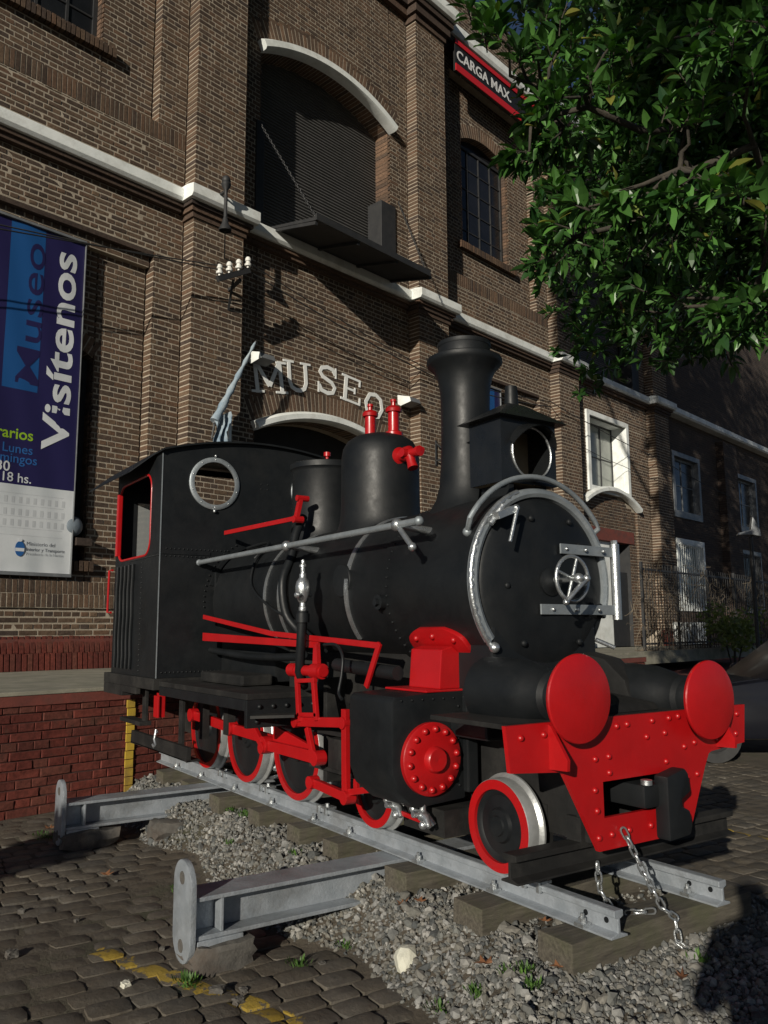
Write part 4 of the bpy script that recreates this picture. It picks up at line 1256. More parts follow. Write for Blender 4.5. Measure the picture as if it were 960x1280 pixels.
# corner strip of the front plate, rivets, joint
lp('corner_strip', MB().box(cx-.004, cx+.006, YC-cw-.003, YC-cw+.005, cz0, 3.28), 'silver_dull', cab)
rv = MB()
for k in range(16): rv.ball((cx+.002, YC-cw+.06+k*.042, 2.30), .008, 6, 4); rv.ball((cx+.002, YC-cw+.06+k*.042, 2.37), .008, 6, 4)
for k in range(22): rv.ball((cx+.002, YC-cw+.05+k*.04, cz0+.05), .008, 6, 4)
for k in range(16):
    a = math.radians(25+70*k/15); rv.ball((cx+.01, YC - .635*math.sin(a), BZ + .635*math.cos(a)), .008, 6, 4)
for dz in (0,.05):
    for q in (-.75,-.72, -.05, 0.02): rv.ball((cx+.002, YC+q, 3.02+dz), .007, 5, 4)
lp('rivet_row', rv, 'black', cab, kind='stuff')
jn = MB().box(cx, cx+.008, YC-cw+.02, YC-.58, 2.318, 2.352)
jn.lathe((cx, YC, BZ), (1,0,0), [(BRd+.01,0),(BRd+.045,.0),(BRd+.045,.02),(BRd+.01,.02)], 40, math.radians(-75), math.radians(75))
lp('joint_strip', jn, 'black', cab)
lp('inspection_flap', MB().box(cx, cx+.05, YC-.54, YC-.36, 1.98, 2.16), 'black', cab, bevel=.01)
# roof: arched sheet with side eaves
rfm = MB(); nn = 30
prof = []
for i in range(nn+1):
    y = YC - cw + 2*cw*i/nn; prof.append((y, roofz(y)))
prof = [(YC-cw-.03, roofz(YC-cw)-.02)] + prof + [(YC+cw+.03, roofz(YC-cw)-.02)]
for i in range(len(prof)-1):
    (y0, z0), (y1, z1) = prof[i], prof[i+1]
    rfm.prism([(y0,z0),(y1,z1),(y1,z1+.018),(y0,z0+.018)], (cxr-.28,0,0), (0,1,0), (0,0,1), (1,0,0), 0, (cx+.05)-(cxr-.28))
roof = lp('cab_roof', rfm, 'black', cab, weld=True)
vs = MB()
vs.add([(cx-.12, YC-cw-.025, 3.31),(cxr-.25, YC-cw-.025, 3.31),(cxr-.28, YC-cw-.24, 3.13),(cx-.42, YC-cw-.19, 3.15),(cx-.12, YC-cw-.025, 3.295),(cxr-.25, YC-cw-.025, 3.295),(cxr-.28, YC-cw-.24, 3.118),(cx-.42, YC-cw-.19, 3.138)],
       [(0,1,2,3),(7,6,5,4),(0,4,5,1),(1,5,6,2),(2,6,7,3),(3,7,4,0)])
lp('side_visor', vs, 'black', cab)
cf = MB().box(cxr-.16, cx+.02, YC-cw-.03, YC+cw+.03, 1.065, 1.168).box(cxr-.16, cxr+.5, YC-cw-.028, YC+cw+.028, .96, 1.064)
cf.box(cxr+.5, cxr+.95, YC-cw-.026, YC-cw+.02, 1.0, 1.064)
lp('cab_floor', cf, 'black_dull', bevel=.006)
# running boards, motion brackets
for s in (-1, 1):
    y0, y1 = (YC-1.05, YC-.42) if s < 0 else (YC+.42, YC+1.05)
    rbd = lp('running_board', MB().box(cx+.021, -5.60, y0, y1, 1.10, 1.145), 'black_dull', bevel=.006)
    lp('valance', MB().box(-5.64, -5.60, y0, y1, .90, 1.099).box(cx+.03, -5.645, (y0 if s < 0 else y1-.03), (y0+.03 if s < 0 else y1), 1.02, 1.099), 'black', rbd, bevel=.005)
    if s < 0:
        for k in range(5): lp('bolt', MB().ball((-5.595, y0+.10+k*.11, 1.05), .018, 8, 6), 'black', rbd, smooth=60)
        for k in range(3): lp('bolt', MB().ball((-5.595, y0+.08+k*.16, .945), .018, 8, 6), 'black', rbd, smooth=60)
        lp('spring_leaf', MB().bar((-5.60, y0+.05, .985), (-5.40, y0+.30, .995), .16, .02), 'black_dull', rbd)
    lp('guide_plate', MB().box(-5.45, -5.40, YC-.5 if s < 0 else YC+.30, YC-.30 if s < 0 else YC+.5, .50, 1.25), 'black_dull', bevel=.005)
# toolbox lid on the running board
lp('tool_box', MB().box(-7.2, -6.3, 2.82, 3.1, 1.15, 1.24), 'black_dull', bevel=.02)
# frames
lp('frame', MB().box(-9.0, -3.05, YC-.30, YC-.26, .52, 1.06).box(-9.0, -3.05, YC+.26, YC+.30, .52, 1.06).box(-9.0, -8.9, YC-.26, YC+.26, .6, 1.06).box(-7.2, -6.3, YC-.26, YC+.26, .6, 1.05).box(-5.5, -4.4, YC-.25, YC+.25, .72, 1.2), 'black_dull')
lp('smokebox_saddle', MB().box(-4.42, -3.62, YC-.43, YC+.43, 1.0, 1.62).box(-4.5, -3.58, YC-.52, YC+.52, .98, 1.12), 'black', bevel=.02)
# wheels
def wheel_mb(r, n=56):
    t = MB().lathe((0,0,0), (0,1,0), [(r-.052,.0),(r-.004,.0),(r,.006),(r+.003,.070),(r+.012,.080),(r+.024,.088),(r+.024,.10),(r-.052,.11)], n)
    rim = MB().lathe((0,0,0), (0,1,0), [(r-.056,.02),(r-.056,-.004),(r-.006,-.004),(r-.003,.004)], n)
    disc = MB().lathe((0,0,0), (0,1,0), [(0,-.01),(.05,-.01),(.055,.0),(.085,.004),(.095,.022),(r-.09,.028),(r-.075,.018),(r-.054,.016),(r-.054,.10),(0,.1)], n)
    return [basemesh('tyre', t, M['tread'], smooth=35), basemesh('rim', rim, M['red'], smooth=35), basemesh('disc', disc, M['black'], smooth=35)]
WB = wheel_mb(.385); WS = wheel_mb(.248)
base = lo.base
for (x, r, ms) in ((-7.80,.385,WB),(-6.88,.385,WB),(-5.93,.385,WB),(-4.82,.248,WS),(-3.565,.248,WS)):
    for s in (-1, 1):
        y = YC - .475 if s < 0 else YC + .475
        w = inst('wheel', ms[2], lo.e, (x-base.x, y-base.y, RT+r-base.z), (0, 0, 0 if s < 0 else PI))
        inst('tyre', ms[0], w, (0,0,0)); inst('rim', ms[1], w, (0,0,0))
    lp('axle', MB().cyl((x, YC-.42, RT+r), (x, YC+.42, RT+r), .055, 16), 'black_dull', smooth=40)
    if r < .3: lp('axle_box', MB().box(x-.09, x+.09, YC-.36, YC-.31, RT+r-.08, RT+r+.12).box(x-.09, x+.09, YC+.31, YC+.36, RT+r-.08, RT+r+.12), 'black_dull')
lp('bogie_frame', MB().box(-5.05, -3.35, YC-.31, YC-.27, .42, .66).box(-5.05, -3.35, YC+.27, YC+.31, .42, .66).box(-4.4, -4.0, YC-.27, YC+.27, .45, .62).box(-4.25, -3.85, YC-.62, YC-.31, .43, .58), 'black_dull')
# red rods and valve gear, near side then far side
def gear(s):
    Yp = lambda d: YC + s*d            # d: distance out from the centre line
    P = lambda x, d, z: (x, Yp(d), z)
    g = {}
    cr = MB().bar(P(-7.86,.60,.80), P(-6.88,.60,.755), .035, .085, up=(0,0,1)).bar(P(-6.88,.602,.755), P(-5.93,.602,.735), .035, .085)
    for x, z in ((-7.80,.795),(-6.88,.755),(-5.93,.735)): cr.cyl(P(x,.565,z), P(x,.645,z), .062, 18)
    lp('coupling_rod', cr, 'red', bevel=.004)
    cn = MB().bar(P(-5.95,.70,.72), P(-5.16,.70,.72), .045, .075, h2=.085).cyl(P(-5.98,.66,.72), P(-5.98,.745,.72), .068, 18).cyl(P(-5.16,.66,.72), P(-5.16,.745,.72), .052, 16)
    cn.bar(P(-5.92,.665,.80), P(-5.30,.665,.745), .03, .15, h2=.07)
    lp('connecting_rod', cn, 'red', bevel=.004)
    lp('eccentric_crank', MB().bar(P(-6.22,.735,.885), P(-5.95,.735,.69), .03, .06, up=(0,0,1)).cyl(P(-5.97,.70,.70), P(-5.97,.765,.70), .045, 14), 'red', bevel=.004)
    lp('combination_lever', MB().bar(P(-5.30,.715,.915), P(-5.20,.715,.71), .03, .05, up=(1,0,0)).bar(P(-5.43,.72,.945), P(-4.72,.72,1.0), .05, .065).cyl(P(-5.43,.68,.945), P(-5.43,.76,.945), .042, 14).cyl(P(-4.75,.68,.995), P(-4.75,.765,.995), .04, 14), 'red', bevel=.004)
    lp('crosshead_link', MB().bar(P(-4.745,.735,1.085), P(-4.735,.735,.55), .035, .055, up=(1,0,0), h2=.06).bar(P(-5.19,.725,.555), P(-4.70,.725,.525), .04, .06).cyl(P(-5.19,.69,.555), P(-5.19,.765,.555), .045, 14).cyl(P(-4.72,.69,.53), P(-4.72,.77,.53), .045, 14).bar(P(-4.72,.725,.56), P(-4.45,.725,.62), .03, .04), 'red', bevel=.004)
    lp('lifting_link', MB().bar(P(-5.405,.745,1.27), P(-5.365,.745,.95), .028, .04, up=(1,0,0)).bar(P(-5.16,.745,1.27), P(-5.11,.745,.98), .028, .04, up=(1,0,0)).bar(P(-5.42,.745,1.235), P(-5.13,.745,1.255), .03, .03).bar(P(-5.38,.745,1.0), P(-5.10,.745,1.02), .028, .03), 'red', bevel=.004)
    lp('reversing_shaft', MB().cyl(P(-5.52,.72,1.31), P(-5.06,.72,1.315), .038, 18).cyl(P(-5.54,.72,1.31), P(-5.44,.72,1.311), .050, 18).cyl(P(-5.20,.72,1.314), P(-5.08,.72,1.315), .054, 18).bar(P(-5.16,.72,1.32), P(-5.20,.70,1.50), .03, .075, up=(1,0,0), h2=.045), 'red', smooth=35)
    lp('reach_rod', MB().bar(P(-7.40,.68,1.545), P(-5.20,.68,1.495), .02, .075, h2=.045), 'red', bevel=.003)
    lp('reach_rod', MB().bar(P(-7.42,.675,1.73), P(-5.95,.685,1.575), .016, .04).bar(P(-5.95,.685,1.575), P(-4.40,.69,1.50), .016, .04).bar(P(-4.40,.69,1.515), P(-4.56,.69,1.235), .018, .042, up=(1,0,0)), 'red', bevel=.003)
    lp('crosshead', MB().box(-5.10, -4.80, min(Yp(.56),Yp(.66)), max(Yp(.56),Yp(.66)), .66, .86).box(-5.45, -4.45, min(Yp(.55),Yp(.62)), max(Yp(.55),Yp(.62)), .87, .90).box(-5.45, -4.45, min(Yp(.55),Yp(.62)), max(Yp(.55),Yp(.62)), .62, .65).cyl(P(-4.98,.60,.76), P(-4.40,.60,.78), .03, 12), 'black_dull', bevel=.004)
    # cylinder in its boxed cladding
    fx, bxx = -3.90, -4.36
    dn, df = .94, .42
    poly = [(dn-.02,1.225),(df,1.245),(df,.62),(dn-.16,.60),(dn-.04,.70),(dn,.80),(dn,1.20)]
    cyl = lp('cylinder_block', MB().prism([(Yp(p[0]), p[1]) for p in poly], (0,0,0), (0,1,0), (0,0,1), (1,0,0), bxx, fx), 'black', bevel=.018, smooth=30)
    rvs = MB()
    for k in range(7): rvs.ball((fx+.004, Yp(dn-.06-k*.075), 1.20), .007, 6, 4)
    for k in range(6): rvs.ball((fx+.004, Yp(df+.05), .70+k*.09), .009, 6, 4)
    lp('rivet_row', rvs, 'black', cyl, kind='stuff')
    lp('steam_chest_edge', MB().box(fx, fx+.05, min(Yp(.36),Yp(.44)), max(Yp(.36),Yp(.44)), .66, 1.20), 'black', cyl, bevel=.01)
    cc = Vector((fx, Yp(.68), .868))
    cov = lp('cylinder_cover', MB().lathe(cc, (1,0,0), [(.205,-.01),(.205,.028),(.198,.034),(.10,.045),(.075,.047),(.068,.075),(.060,.082),(.012,.084),(0,.080)], 48), 'red', cyl, smooth=35)
    for k in range(14):
        a = 2*PI*(k+.3)/14
        q = cc + Vector((.03, .168*math.cos(a), .168*math.sin(a)))
        inst('cover_bolt', BOLT, cov, q - lo.base, (0, PI/2, 0))
    # drain cocks below
    for x, d in ((-4.22,.70),(-3.92,.72)):
        c = Vector(P(x,d,.60))
        dc = MB().cyl(c + V(0,0,.03), c - V(0,0,.05), .02, 10).ball(c - V(0,0,.045), .034, 10, 7).tube([c + V(.0,s*.07,-.03), c + V(.0,-s*.03,-.045), c + V(.02,-s*.06,-.10)], .018, 8).tube([c + V(-.06,s*.02,-.015), c + V(.05,s*.01,-.05), c + V(.085,s*.02,-.09)], [.02,.024,.014], 8).ball(c + V(-.06,s*.02,-.015), .026, 8, 6).ball(c + V(.04,s*.03,-.085), .024, 8, 6)
        lp('drain_cock', dc, 'silver', cyl, smooth=50)
    lp('drain_rod', MB().bar(P(-4.14,.71,.53), P(-3.86,.73,.525), .012, .025), 'red', cyl)
    # red bracket from cylinder to smokebox
    br_ = MB()
    br_.prism([(-4.28,1.27),(-3.80,1.27),(-3.80,1.48),(-3.96,1.60),(-4.28,1.60)], (0,Yp(.60),0), (1,0,0), (0,0,1), (0,1,0), -.012, .012) if False else None
    pb_ = [(.88,1.24),(.86,1.44),(.66,1.50),(.44,1.58),(.42,1.24)]
    br_.prism([(Yp(p[0]), p[1]) for p in [(.58,1.25),(.56,1.48),(.48,1.50),(.34,1.40),(.32,1.25)]], (0,0,0), (0,1,0), (0,0,1), (1,0,0), -4.24, -3.93)
    br_.box(-4.33, -3.90, min(Yp(.36),Yp(.70)), max(Yp(.36),Yp(.70)), 1.236, 1.25)
    # curved flange bolted on the smokebox
    fl_ = MB(); nk = 14
    for k in range(nk+1):
        q = 2*k/nk-1; a = math.radians(130 + 12.5*q)
        hw_ = .275*(1-abs(q)**3.2*.55)
        for r, xx in ((.568,-hw_),(.600,-hw_),(.600,hw_),(.568,hw_)): fl_.v.append((-4.09 + xx, Yp(r*math.sin(a)), BZ + r*math.cos(a)))
    for k in range(nk):
        for e in range(4): fl_.f.append((k*4+e, k*4+(e+1) % 4, k*4+4+(e+1) % 4, k*4+4+e))
    fl_.f += [(0,1,2,3), (nk*4+3, nk*4+2, nk*4+1, nk*4)]
    bk = lp('cylinder_bracket', br_, 'red', bevel=.008)
    lp('flange', fl_, 'red', bk, bevel=.006, smooth=40)
    for x, a in ((-4.27,124),(-4.09,122.5),(-3.90,125),(-4.29,136),(-3.88,137)):
        a = math.radians(a); lp('bolt', MB().ball((x, Yp(.600*math.sin(a)), BZ + .600*math.cos(a)), .02, 8, 6), 'red', bk, smooth=60)
BOLT = basemesh('cover_bolt', MB().lathe((0,0,0), (0,0,1), [(.021,-.02),(.021,.012),(.016,.02),(.011,.026),(0,.028)], 8), M['red'], smooth=50)
RIV = basemesh('rivet', MB().lathe((0,0,0), (0,0,1), [(.017,-.004),(.0165,.004),(.012,.011),(.006,.014),(0,.015)], 10), M['red'], smooth=60)
gear(-1); gear(1)
# front: footplate, buffer beam, buffers, coupling, guard rail
fx = -2.957
lp('front_footplate', MB().box(-3.60, fx-.03, YC-.90, YC+.90, 1.125, 1.15), 'black_dull', bevel=.004)
bp_ = MB()
def yz(l): return [(YC+p[0], p[1]) for p in l]
pl = [[(-.945,1.15),(-.92,.935),(-.60,.91),(-.60,1.15)], [(.60,1.15),(.60,.91),(.92,.935),(.945,1.15)],
      [(-.5995,1.15),(-.5995,.91),(-.575,.90),(-.536,.835),(.536,.835),(.575,.90),(.5995,.91),(.5995,1.15)],
      [(-.536,.8349),(-.345,.505),(-.30,.505),(-.30,.8349)], [(.30,.8349),(.30,.505),(.375,.505),(.536,.8349)],
      [(-.2999,.66),(-.2999,.505),(.2999,.505),(.2999,.66)]]
for q in pl: bp_.prism(yz(q), (0,0,0), (0,1,0), (0,0,1), (1,0,0), fx-.025, fx)
beam = lp('buffer_beam', bp_, 'red')
for s in (-1, 1):
    lp('gusset', MB().prism([(fx,.93),(fx+.115,.935),(fx+.12,.985),(fx+.015,1.135),(fx,1.14)], (0,YC + s*.66,0), (1,0,0), (0,0,1), (0,1,0), -.009, .009), 'red', beam)
for y, z in ((-.85,1.09),(-.70,1.095),(-.52,1.07),(-.18,1.10),(-.10,1.105),(.10,1.11),(.24,1.115),(.32,1.12),(.05,1.03),(.20,1.04),(-.35,.95),(-.25,.955),(-.36,.80),(.36,.955),(.45,.97),(.37,.79),(-.35,.70),(-.345,.57),(-.25,.575),(.46,.80),(-.12,.58),(.05,.58),(.25,.58),(.70,1.09),(.86,1.10),(.84,.99),(.66,.97),(-.25,.875),(.20,.89)):
    inst('rivet', RIV, beam, (fx-base.x, y, z-base.z), (0, PI/2, 0))
for s, by, bz in ((-1, -.535, 1.263), (1, .495, 1.205)):
    yb = YC + by; xb = -2.865
    disc = lp('buffer', MB().lathe((xb, yb, bz), (1,0,0), [(0,-.03),(.17,-.03),(.212,-.022),(.216,-.008),(.212,.0),(.16,.012),(.08,.018),(0,.02)], 64), 'red', smooth=40)
    lp('buffer_stock', MB().lathe((xb-.03, yb, bz), (-1,0,0), [(.05,0),(.085,.03),(.095,.05),(.10,.13),(.125,.15),(.13,.19),(.150,.24),(.175,.34),(.185,.50),(.185,.64),(.14,.68),(0,.68)], 32), 'black', disc, smooth=40)
lp('buffer_casting', MB().prism([(-3.62,1.15),(-3.05,1.15),(-3.08,1.19),(-3.62,1.25)], (0,YC,0), (1,0,0), (0,0,1), (0,1,0), -.30, .30).prism([(-3.66,1.151),(-3.25,1.151),(-3.30,1.30),(-3.45,1.42),(-3.66,1.46)], (0,YC,0), (1,0,0), (0,0,1), (0,1,0), .301, .46), 'black_dull', bevel=.025, smooth=40)
cpl = MB().box(fx-.3, fx+.06, YC-.06, YC+.10, .68, .80)
cp_ = lp('coupler', cpl, 'black', bevel=.02, smooth=40)
lp('coupler_head', MB().prism([(.05,.84),(.20,.87),(.225,.84),(.24,.75),(.165,.715),(.165,.68),(.225,.655),(.24,.58),(.22,.53),(.05,.52)], (0,YC,0), (0,1,0), (0,0,1), (1,0,0), fx+.03, fx+.12), 'black', cp_, bevel=.015, smooth=40)
lp('coupler_pin', MB().cyl((fx+.05, YC-.03, .80), (fx+.05, YC-.03, .825), .03, 12), 'silver', cp_, smooth=40)
def railprof(h, w, hw): # rail section, centred, foot at 0
    return [(-w/2,0),(w/2,0),(w/2,.010),(.009,.024),(.007,h-.040),(hw/2,h-.030),(hw/2,h-.004),(hw/2-.006,h),(-hw/2+.006,h),(-hw/2,h-.004),(-hw/2,h-.030),(-.007,h-.040),(-.009,.024),(-w/2,.010)]
gr = lp('rail_guard', MB().prism(railprof(.135,.12,.10), (-3.14, 0, .385), (1,0,0), (0,0,1), (0,1,0), YC-.78, YC+.96), 'black_dull', bevel=.003)
for s in (-1, 1):
    lp('guard_bracket', MB().box(-3.19, -3.09, YC+s*.29-.04, YC+s*.29+.04, .515, .64).bar((-3.14,YC+s*.29,.60), (-3.0,YC+s*.29,.75), .06, .04), 'black_dull', gr)
# rear steps, brackets, hook by the cab
st = MB().box(-8.45, -6.9, 2.60, 2.64, .50, .62).box(-8.45, -6.9, 2.60, 2.72, .50, .515).bar((-8.1,2.62,1.06), (-8.1,2.62,.72), .03, .10, up=(1,0,0)).bar((-7.2,2.66,1.1), (-7.2,2.66,.60), .03, .08, up=(1,0,0)).box(-8.66, -8.02, 2.54, 2.66, .70, .74)
lp('step', st, 'black_dull', bevel=.004)
lp('bracket', MB().box(-7.78, -7.70, 2.62, 2.68, .80, 1.03).box(-7.80, -7.68, 2.60, 2.62, .80, 1.0), 'red', bevel=.006)
lp('spring', MB().bar((-7.5,2.98,1.0), (-6.2,2.98,1.0), .08, .05).bar((-6.9,2.98,.98), (-6.9,2.98,.70), .07, .10, up=(1,0,0)).bar((-7.35,2.93,1.0), (-7.35,2.93,.62), .06, .08, up=(1,0,0)), 'black_dull')
lp('hook', MB().tube([(-7.75+.02*math.cos(t), 2.62, .66+.045*t/3) for t in (0,1,2)] + [(-7.74, 2.60, .60), (-7.70, 2.60, .56), (-7.73, 2.60, .53), (-7.78, 2.60, .55)], .014, 8), 'silver', smooth=60)
# ------------------------------------------------------------------ display track
def bolt_mb(c, up=V(0,0,1)):
    c = Vector(c)
    return MB().box(c.x-.03, c.x+.03, c.y-.028, c.y+.028, c.z-.004, c.z+.014).cyl(c + V(0,0,.014), c + V(0,0,.036), .020, 6).cyl(c + V(0,0,.036), c + V(0,0,.055), .010, 8)
SLX = [-2.99, -3.61, -4.335, -5.16, -5.68, -6.37, -7.12, -7.95, -8.66]
for side, y, lab in ((-1, YC-.405, 'silver painted rail under the wheels with visible red rims, nearest the girder end plates'), (1, YC+.405, 'silver painted rail on the far side of the locomotive, mostly hidden')):
    t = Thing('rail', lab, 'rail', (-6.0, y, .16), 'rails of the display track')
    x0 = -9.25; x1 = -2.80
    t.part('rail_bar', MB().prism(railprof(.125,.115,.062), (0, y, .16), (0,1,0), (0,0,1), (1,0,0), x0, x1), M['galv'], bevel=.003)
    for x in (x1-.07, x1-.20): t.part('bolt_hole', MB().lathe((x, y-.0085, .225), (0,-1,0), [(0,.002),(.014,.002),(.014,-.003)], 14), M['black'])
    for x in SLX:
        for dy in (-.052, .052):
            t.part('bolt', bolt_mb((x + random.uniform(-.03,.03), y+dy, .178)), M['silver'])
    if side < 0:
        for x in (-3.34, -5.55, -6.55, -7.45):
            cm = MB().box(x-.065, x+.065, y-.040, y+.040, .287, .302).box(x-.065, x-.045, y-.055, y-.033, .25, .302).box(x+.045, x+.065, y-.055, y-.033, .25, .302).cyl((x, y, .30), (x, y, .32), .015, 6)
            t.part('rail_clamp', cm, M['silver'])
M['woods'] = [M['wood']]
SLAB = ['old wooden sleeper under the rail ends, chain lying across it', 'weathered sleeper next behind the one carrying the rail ends', 'short sleeper end standing in front of the girder with the packing block',
        'sleeper just behind the nearer silver girder', 'sleeper below the third red-rimmed driving wheel', 'sleeper between the second and third driving wheels', 'sleeper end in front of the girder by the brick platform',
        'sleeper beneath the rear driving wheel', 'last sleeper at the rail ends beside the brick platform']
for i, x in enumerate(SLX):
    w = random.uniform(.20, .235) if i else .23
    y0 = 2.955 + random.uniform(-.03,.04); y1 = 4.30 + random.uniform(-.05,.1)
    mb = MB()
    n = 7
    for k in range(n+1):
        yy = y0 + (y1-y0)*k/n; j = lambda s: random.uniform(-s, s)
        mb.v += [(x-w/2+j(.006), yy, .015), (x+w/2+j(.006), yy, .015), (x+w/2+j(.008), yy, .157+j(.005)), (x-w/2+j(.008), yy, .157+j(.005))]
    for k in range(n):
        a = k*4
        for q in range(4): mb.f.append((a+q, a+(q+1) % 4, a+4+(q+1) % 4, a+4+q))
    mb.f += [(3,2,1,0), (4*n, 4*n+1, 4*n+2, 4*n+3)]
    o = single('sleeper', mb, M['wood'], SLAB[i], 'sleeper', 'wooden sleepers of the display track', bevel=.006)
    o.rotation_euler.z = random.uniform(-.015,.015)

# ------------------------------------------------------------------ girders with rounded end plates
for x0, lab, gy in ((-4.50, 'silver steel girder with rounded end plate beside the yellow line', 1.75), (-7.52, 'silver steel girder with rounded end plate near the brick platform', 1.765)):
    w = .235
    t = Thing('steel_girder', lab, 'girder', (x0-w/2, gy, GZ), 'girders under the display track')
    y1 = 5.45
    mb = MB().box(x0-w, x0, gy+.02, y1, .135, .158).box(x0-w, x0, gy+.02, y1, -.065, -.042).box(x0-w/2-.008, x0-w/2+.008, gy+.02, y1, -.0421, .1351)
    # fillets
    t.part('girder_beam', mb, M['galv'], bevel=.004)
    t.part('stiffener', MB().box(x0-w/2+.009, x0-.008, gy+.17, gy+.188, -.041, .134), M['galv'], bevel=.003)
    pts = []
    hw = .135; cz0, cz1 = -.065, .205
    for k in range(13): a = PI*k/12; pts.append((x0-w/2 + hw*math.cos(a), cz1 + hw*math.sin(a)))
    for k in range(13): a = PI + PI*k/12; pts.append((x0-w/2 + hw*math.cos(a), cz0 + hw*math.sin(a)))
    pl_ = t.part('end_plate', MB().prism(pts, (0,0,0), (1,0,0), (0,0,1), (0,1,0), gy-.015, gy+.019), M['galv'], bevel=.004, smooth=30)
    for z in (.245, -.11): t.part('bolt_hole', MB().lathe((x0-w/2, gy-.0155, z), (0,-1,0), [(0,.0),(.022,.0),(.024,.003),(.034,.003),(.035,-.002)], 20), M['stone'], pl_, smooth=30)
    t.part('packing_plate', MB().box(x0-w+.01, x0+.01, gy+.03, gy+.30, -.105, -.066), M['galv'], bevel=.004)

def rough_block(c, sx, sy, sz, seed, amp=.02, rot=0.):
    """quarried block: subdivided box with chipped corners, resting on z = c.z"""
    r = random.Random(seed); bm = bmesh.new()
    bmesh.ops.create_cube(bm, size=1.)
    bmesh.ops.subdivide_edges(bm, edges=bm.edges[:], cuts=3, use_grid_fill=True)
    for v_ in bm.verts:
        p = v_.co.copy(); q = sum(1 for a in p if abs(abs(a)-.5) < 1e-4)
        k = 1 - .045*(q-1) - (r.random()*.05 if q > 1 else 0)
        p = Vector((p.x*k*sx, p.y*k*sy, p.z*k*sz)) + Vector((r.uniform(-amp,amp), r.uniform(-amp,amp), r.uniform(-amp,amp)*.7))
        v_.co = p
    mz = min(v_.co.z for v_ in bm.verts)
    ca_, sa_ = math.cos(rot), math.sin(rot); mb = MB()
    bm.verts.index_update()
    mb.v = [(c[0] + v_.co.x*ca_ - v_.co.y*sa_, c[1] + v_.co.x*sa_ + v_.co.y*ca_, c[2] + v_.co.z - mz) for v_ in bm.verts]
    mb.f = [tuple(v_.index for v_ in f.verts) for f in bm.faces]
    bm.free()
    return mb
for c, s_, lab, sd in (((-4.60, 1.93, GZ-.02), (.33,.36,.145), 'rough brown stone block under the packing plate of the girder by the yellow line', 3),
                       ((-7.63, 2.0, GZ-.02), (.34,.50,.145), 'rough grey stone block under the packing plate of the girder by the platform', 5),
                       ((-7.36, 2.62, GZ-.02), (.26,.30,.185), 'rounded grey stone block under the middle of the girder by the platform', 8)):
    single('stone_block', rough_block(c, *s_, sd), M['stone'], lab, 'stone block', 'stone blocks under the girders', smooth=35)
def cobble_stone(c, sx, sy, sz, seed, rot):
    r = random.Random(seed); bm = bmesh.new(); bmesh.ops.create_icosphere(bm, subdivisions=2, radius=.5)
    mb = MB(); ca_, sa_ = math.cos(rot), math.sin(rot); bm.verts.index_update(); vs_ = []
    for v_ in bm.verts:
        p = v_.co*(1+r.uniform(-.15,.12)); p = Vector((p.x*sx, p.y*sy, p.z*sz)); vs_.append(p)
    mz = min(p.z for p in vs_)
    mb.v = [(c[0]+p.x*ca_-p.y*sa_, c[1]+p.x*sa_+p.y*ca_, c[2]+p.z-mz) for p in vs_]; mb.f = [tuple(v_.index for v_ in f.verts) for f in bm.faces]; bm.free()
    return mb
single('boulder', cobble_stone((-3.83, 2.70, -.225), .15, .215, .165, 11, .9), M['whitestone'], 'pale cream coloured stone lying at the edge of the ballast', 'stone')

# ------------------------------------------------------------------ chains under the coupling
LINK = None
def link_mb():
    pts = []
    for k in range(16):
        a = 2*PI*k/16; pts.append((.022*math.cos(a) + (.0), 0, .018*math.sin(a)))
    pts = [(p[0] + (.016 if p[0] > 0 else -.016), 0, p[2]) for p in pts]
    return MB().tube(pts, .0068, 6, closed=True)
_lk = link_mb(); _lk.v = [(p[0]*.84, p[1]*.84, p[2]*.84) for p in _lk.v]
LINK = basemesh('chain_link', _lk, M['silver'], smooth=60)
def chain(pts, lab):
    P = [Vector(p) for p in pts]
    t = Thing('chain', lab, 'chain', P[-1], 'shackle chains under the buffer beam')
    L_ = []; step = .049
    seg = [(P[i], P[i+1]) for i in range(len(P)-1)]
    d0 = 0; k = 0
    for a, b in seg:
        ln = (b-a).length; d = (b-a)/ln; s_ = d0
        while s_ < ln:
            q = d.to_track_quat('X', 'Z') @ Quaternion((1,0,0), (PI/2 if k % 2 else 0) + random.uniform(-.3,.3))
            o = bpy.data.objects.new('chain_link', LINK); COL.objects.link(o); o.parent = t.e
            o.location = a + d*s_ - t.base; o.rotation_mode = 'QUATERNION'; o.rotation_quaternion = q
            s_ += step; k += 1
        d0 = s_ - ln
chain([(-2.935, 3.42, .575), (-2.90, 3.52, .36), (-2.865, 3.60, .20), (-2.845, 3.66, .155), (-2.835, 3.67, .03), (-2.80, 3.69, .005)], 'long bright chain hanging from the buffer beam over the sleeper')
chain([(-3.07, 3.36, .39), (-3.075, 3.375, .28), (-3.05, 3.43, .172)], 'short bright chain hanging from the black rail guard')
chain([(-2.99, 3.50, .168), (-2.94, 3.585, .172)], 'piece of bright chain lying on the sleeper top between the hanging chains')

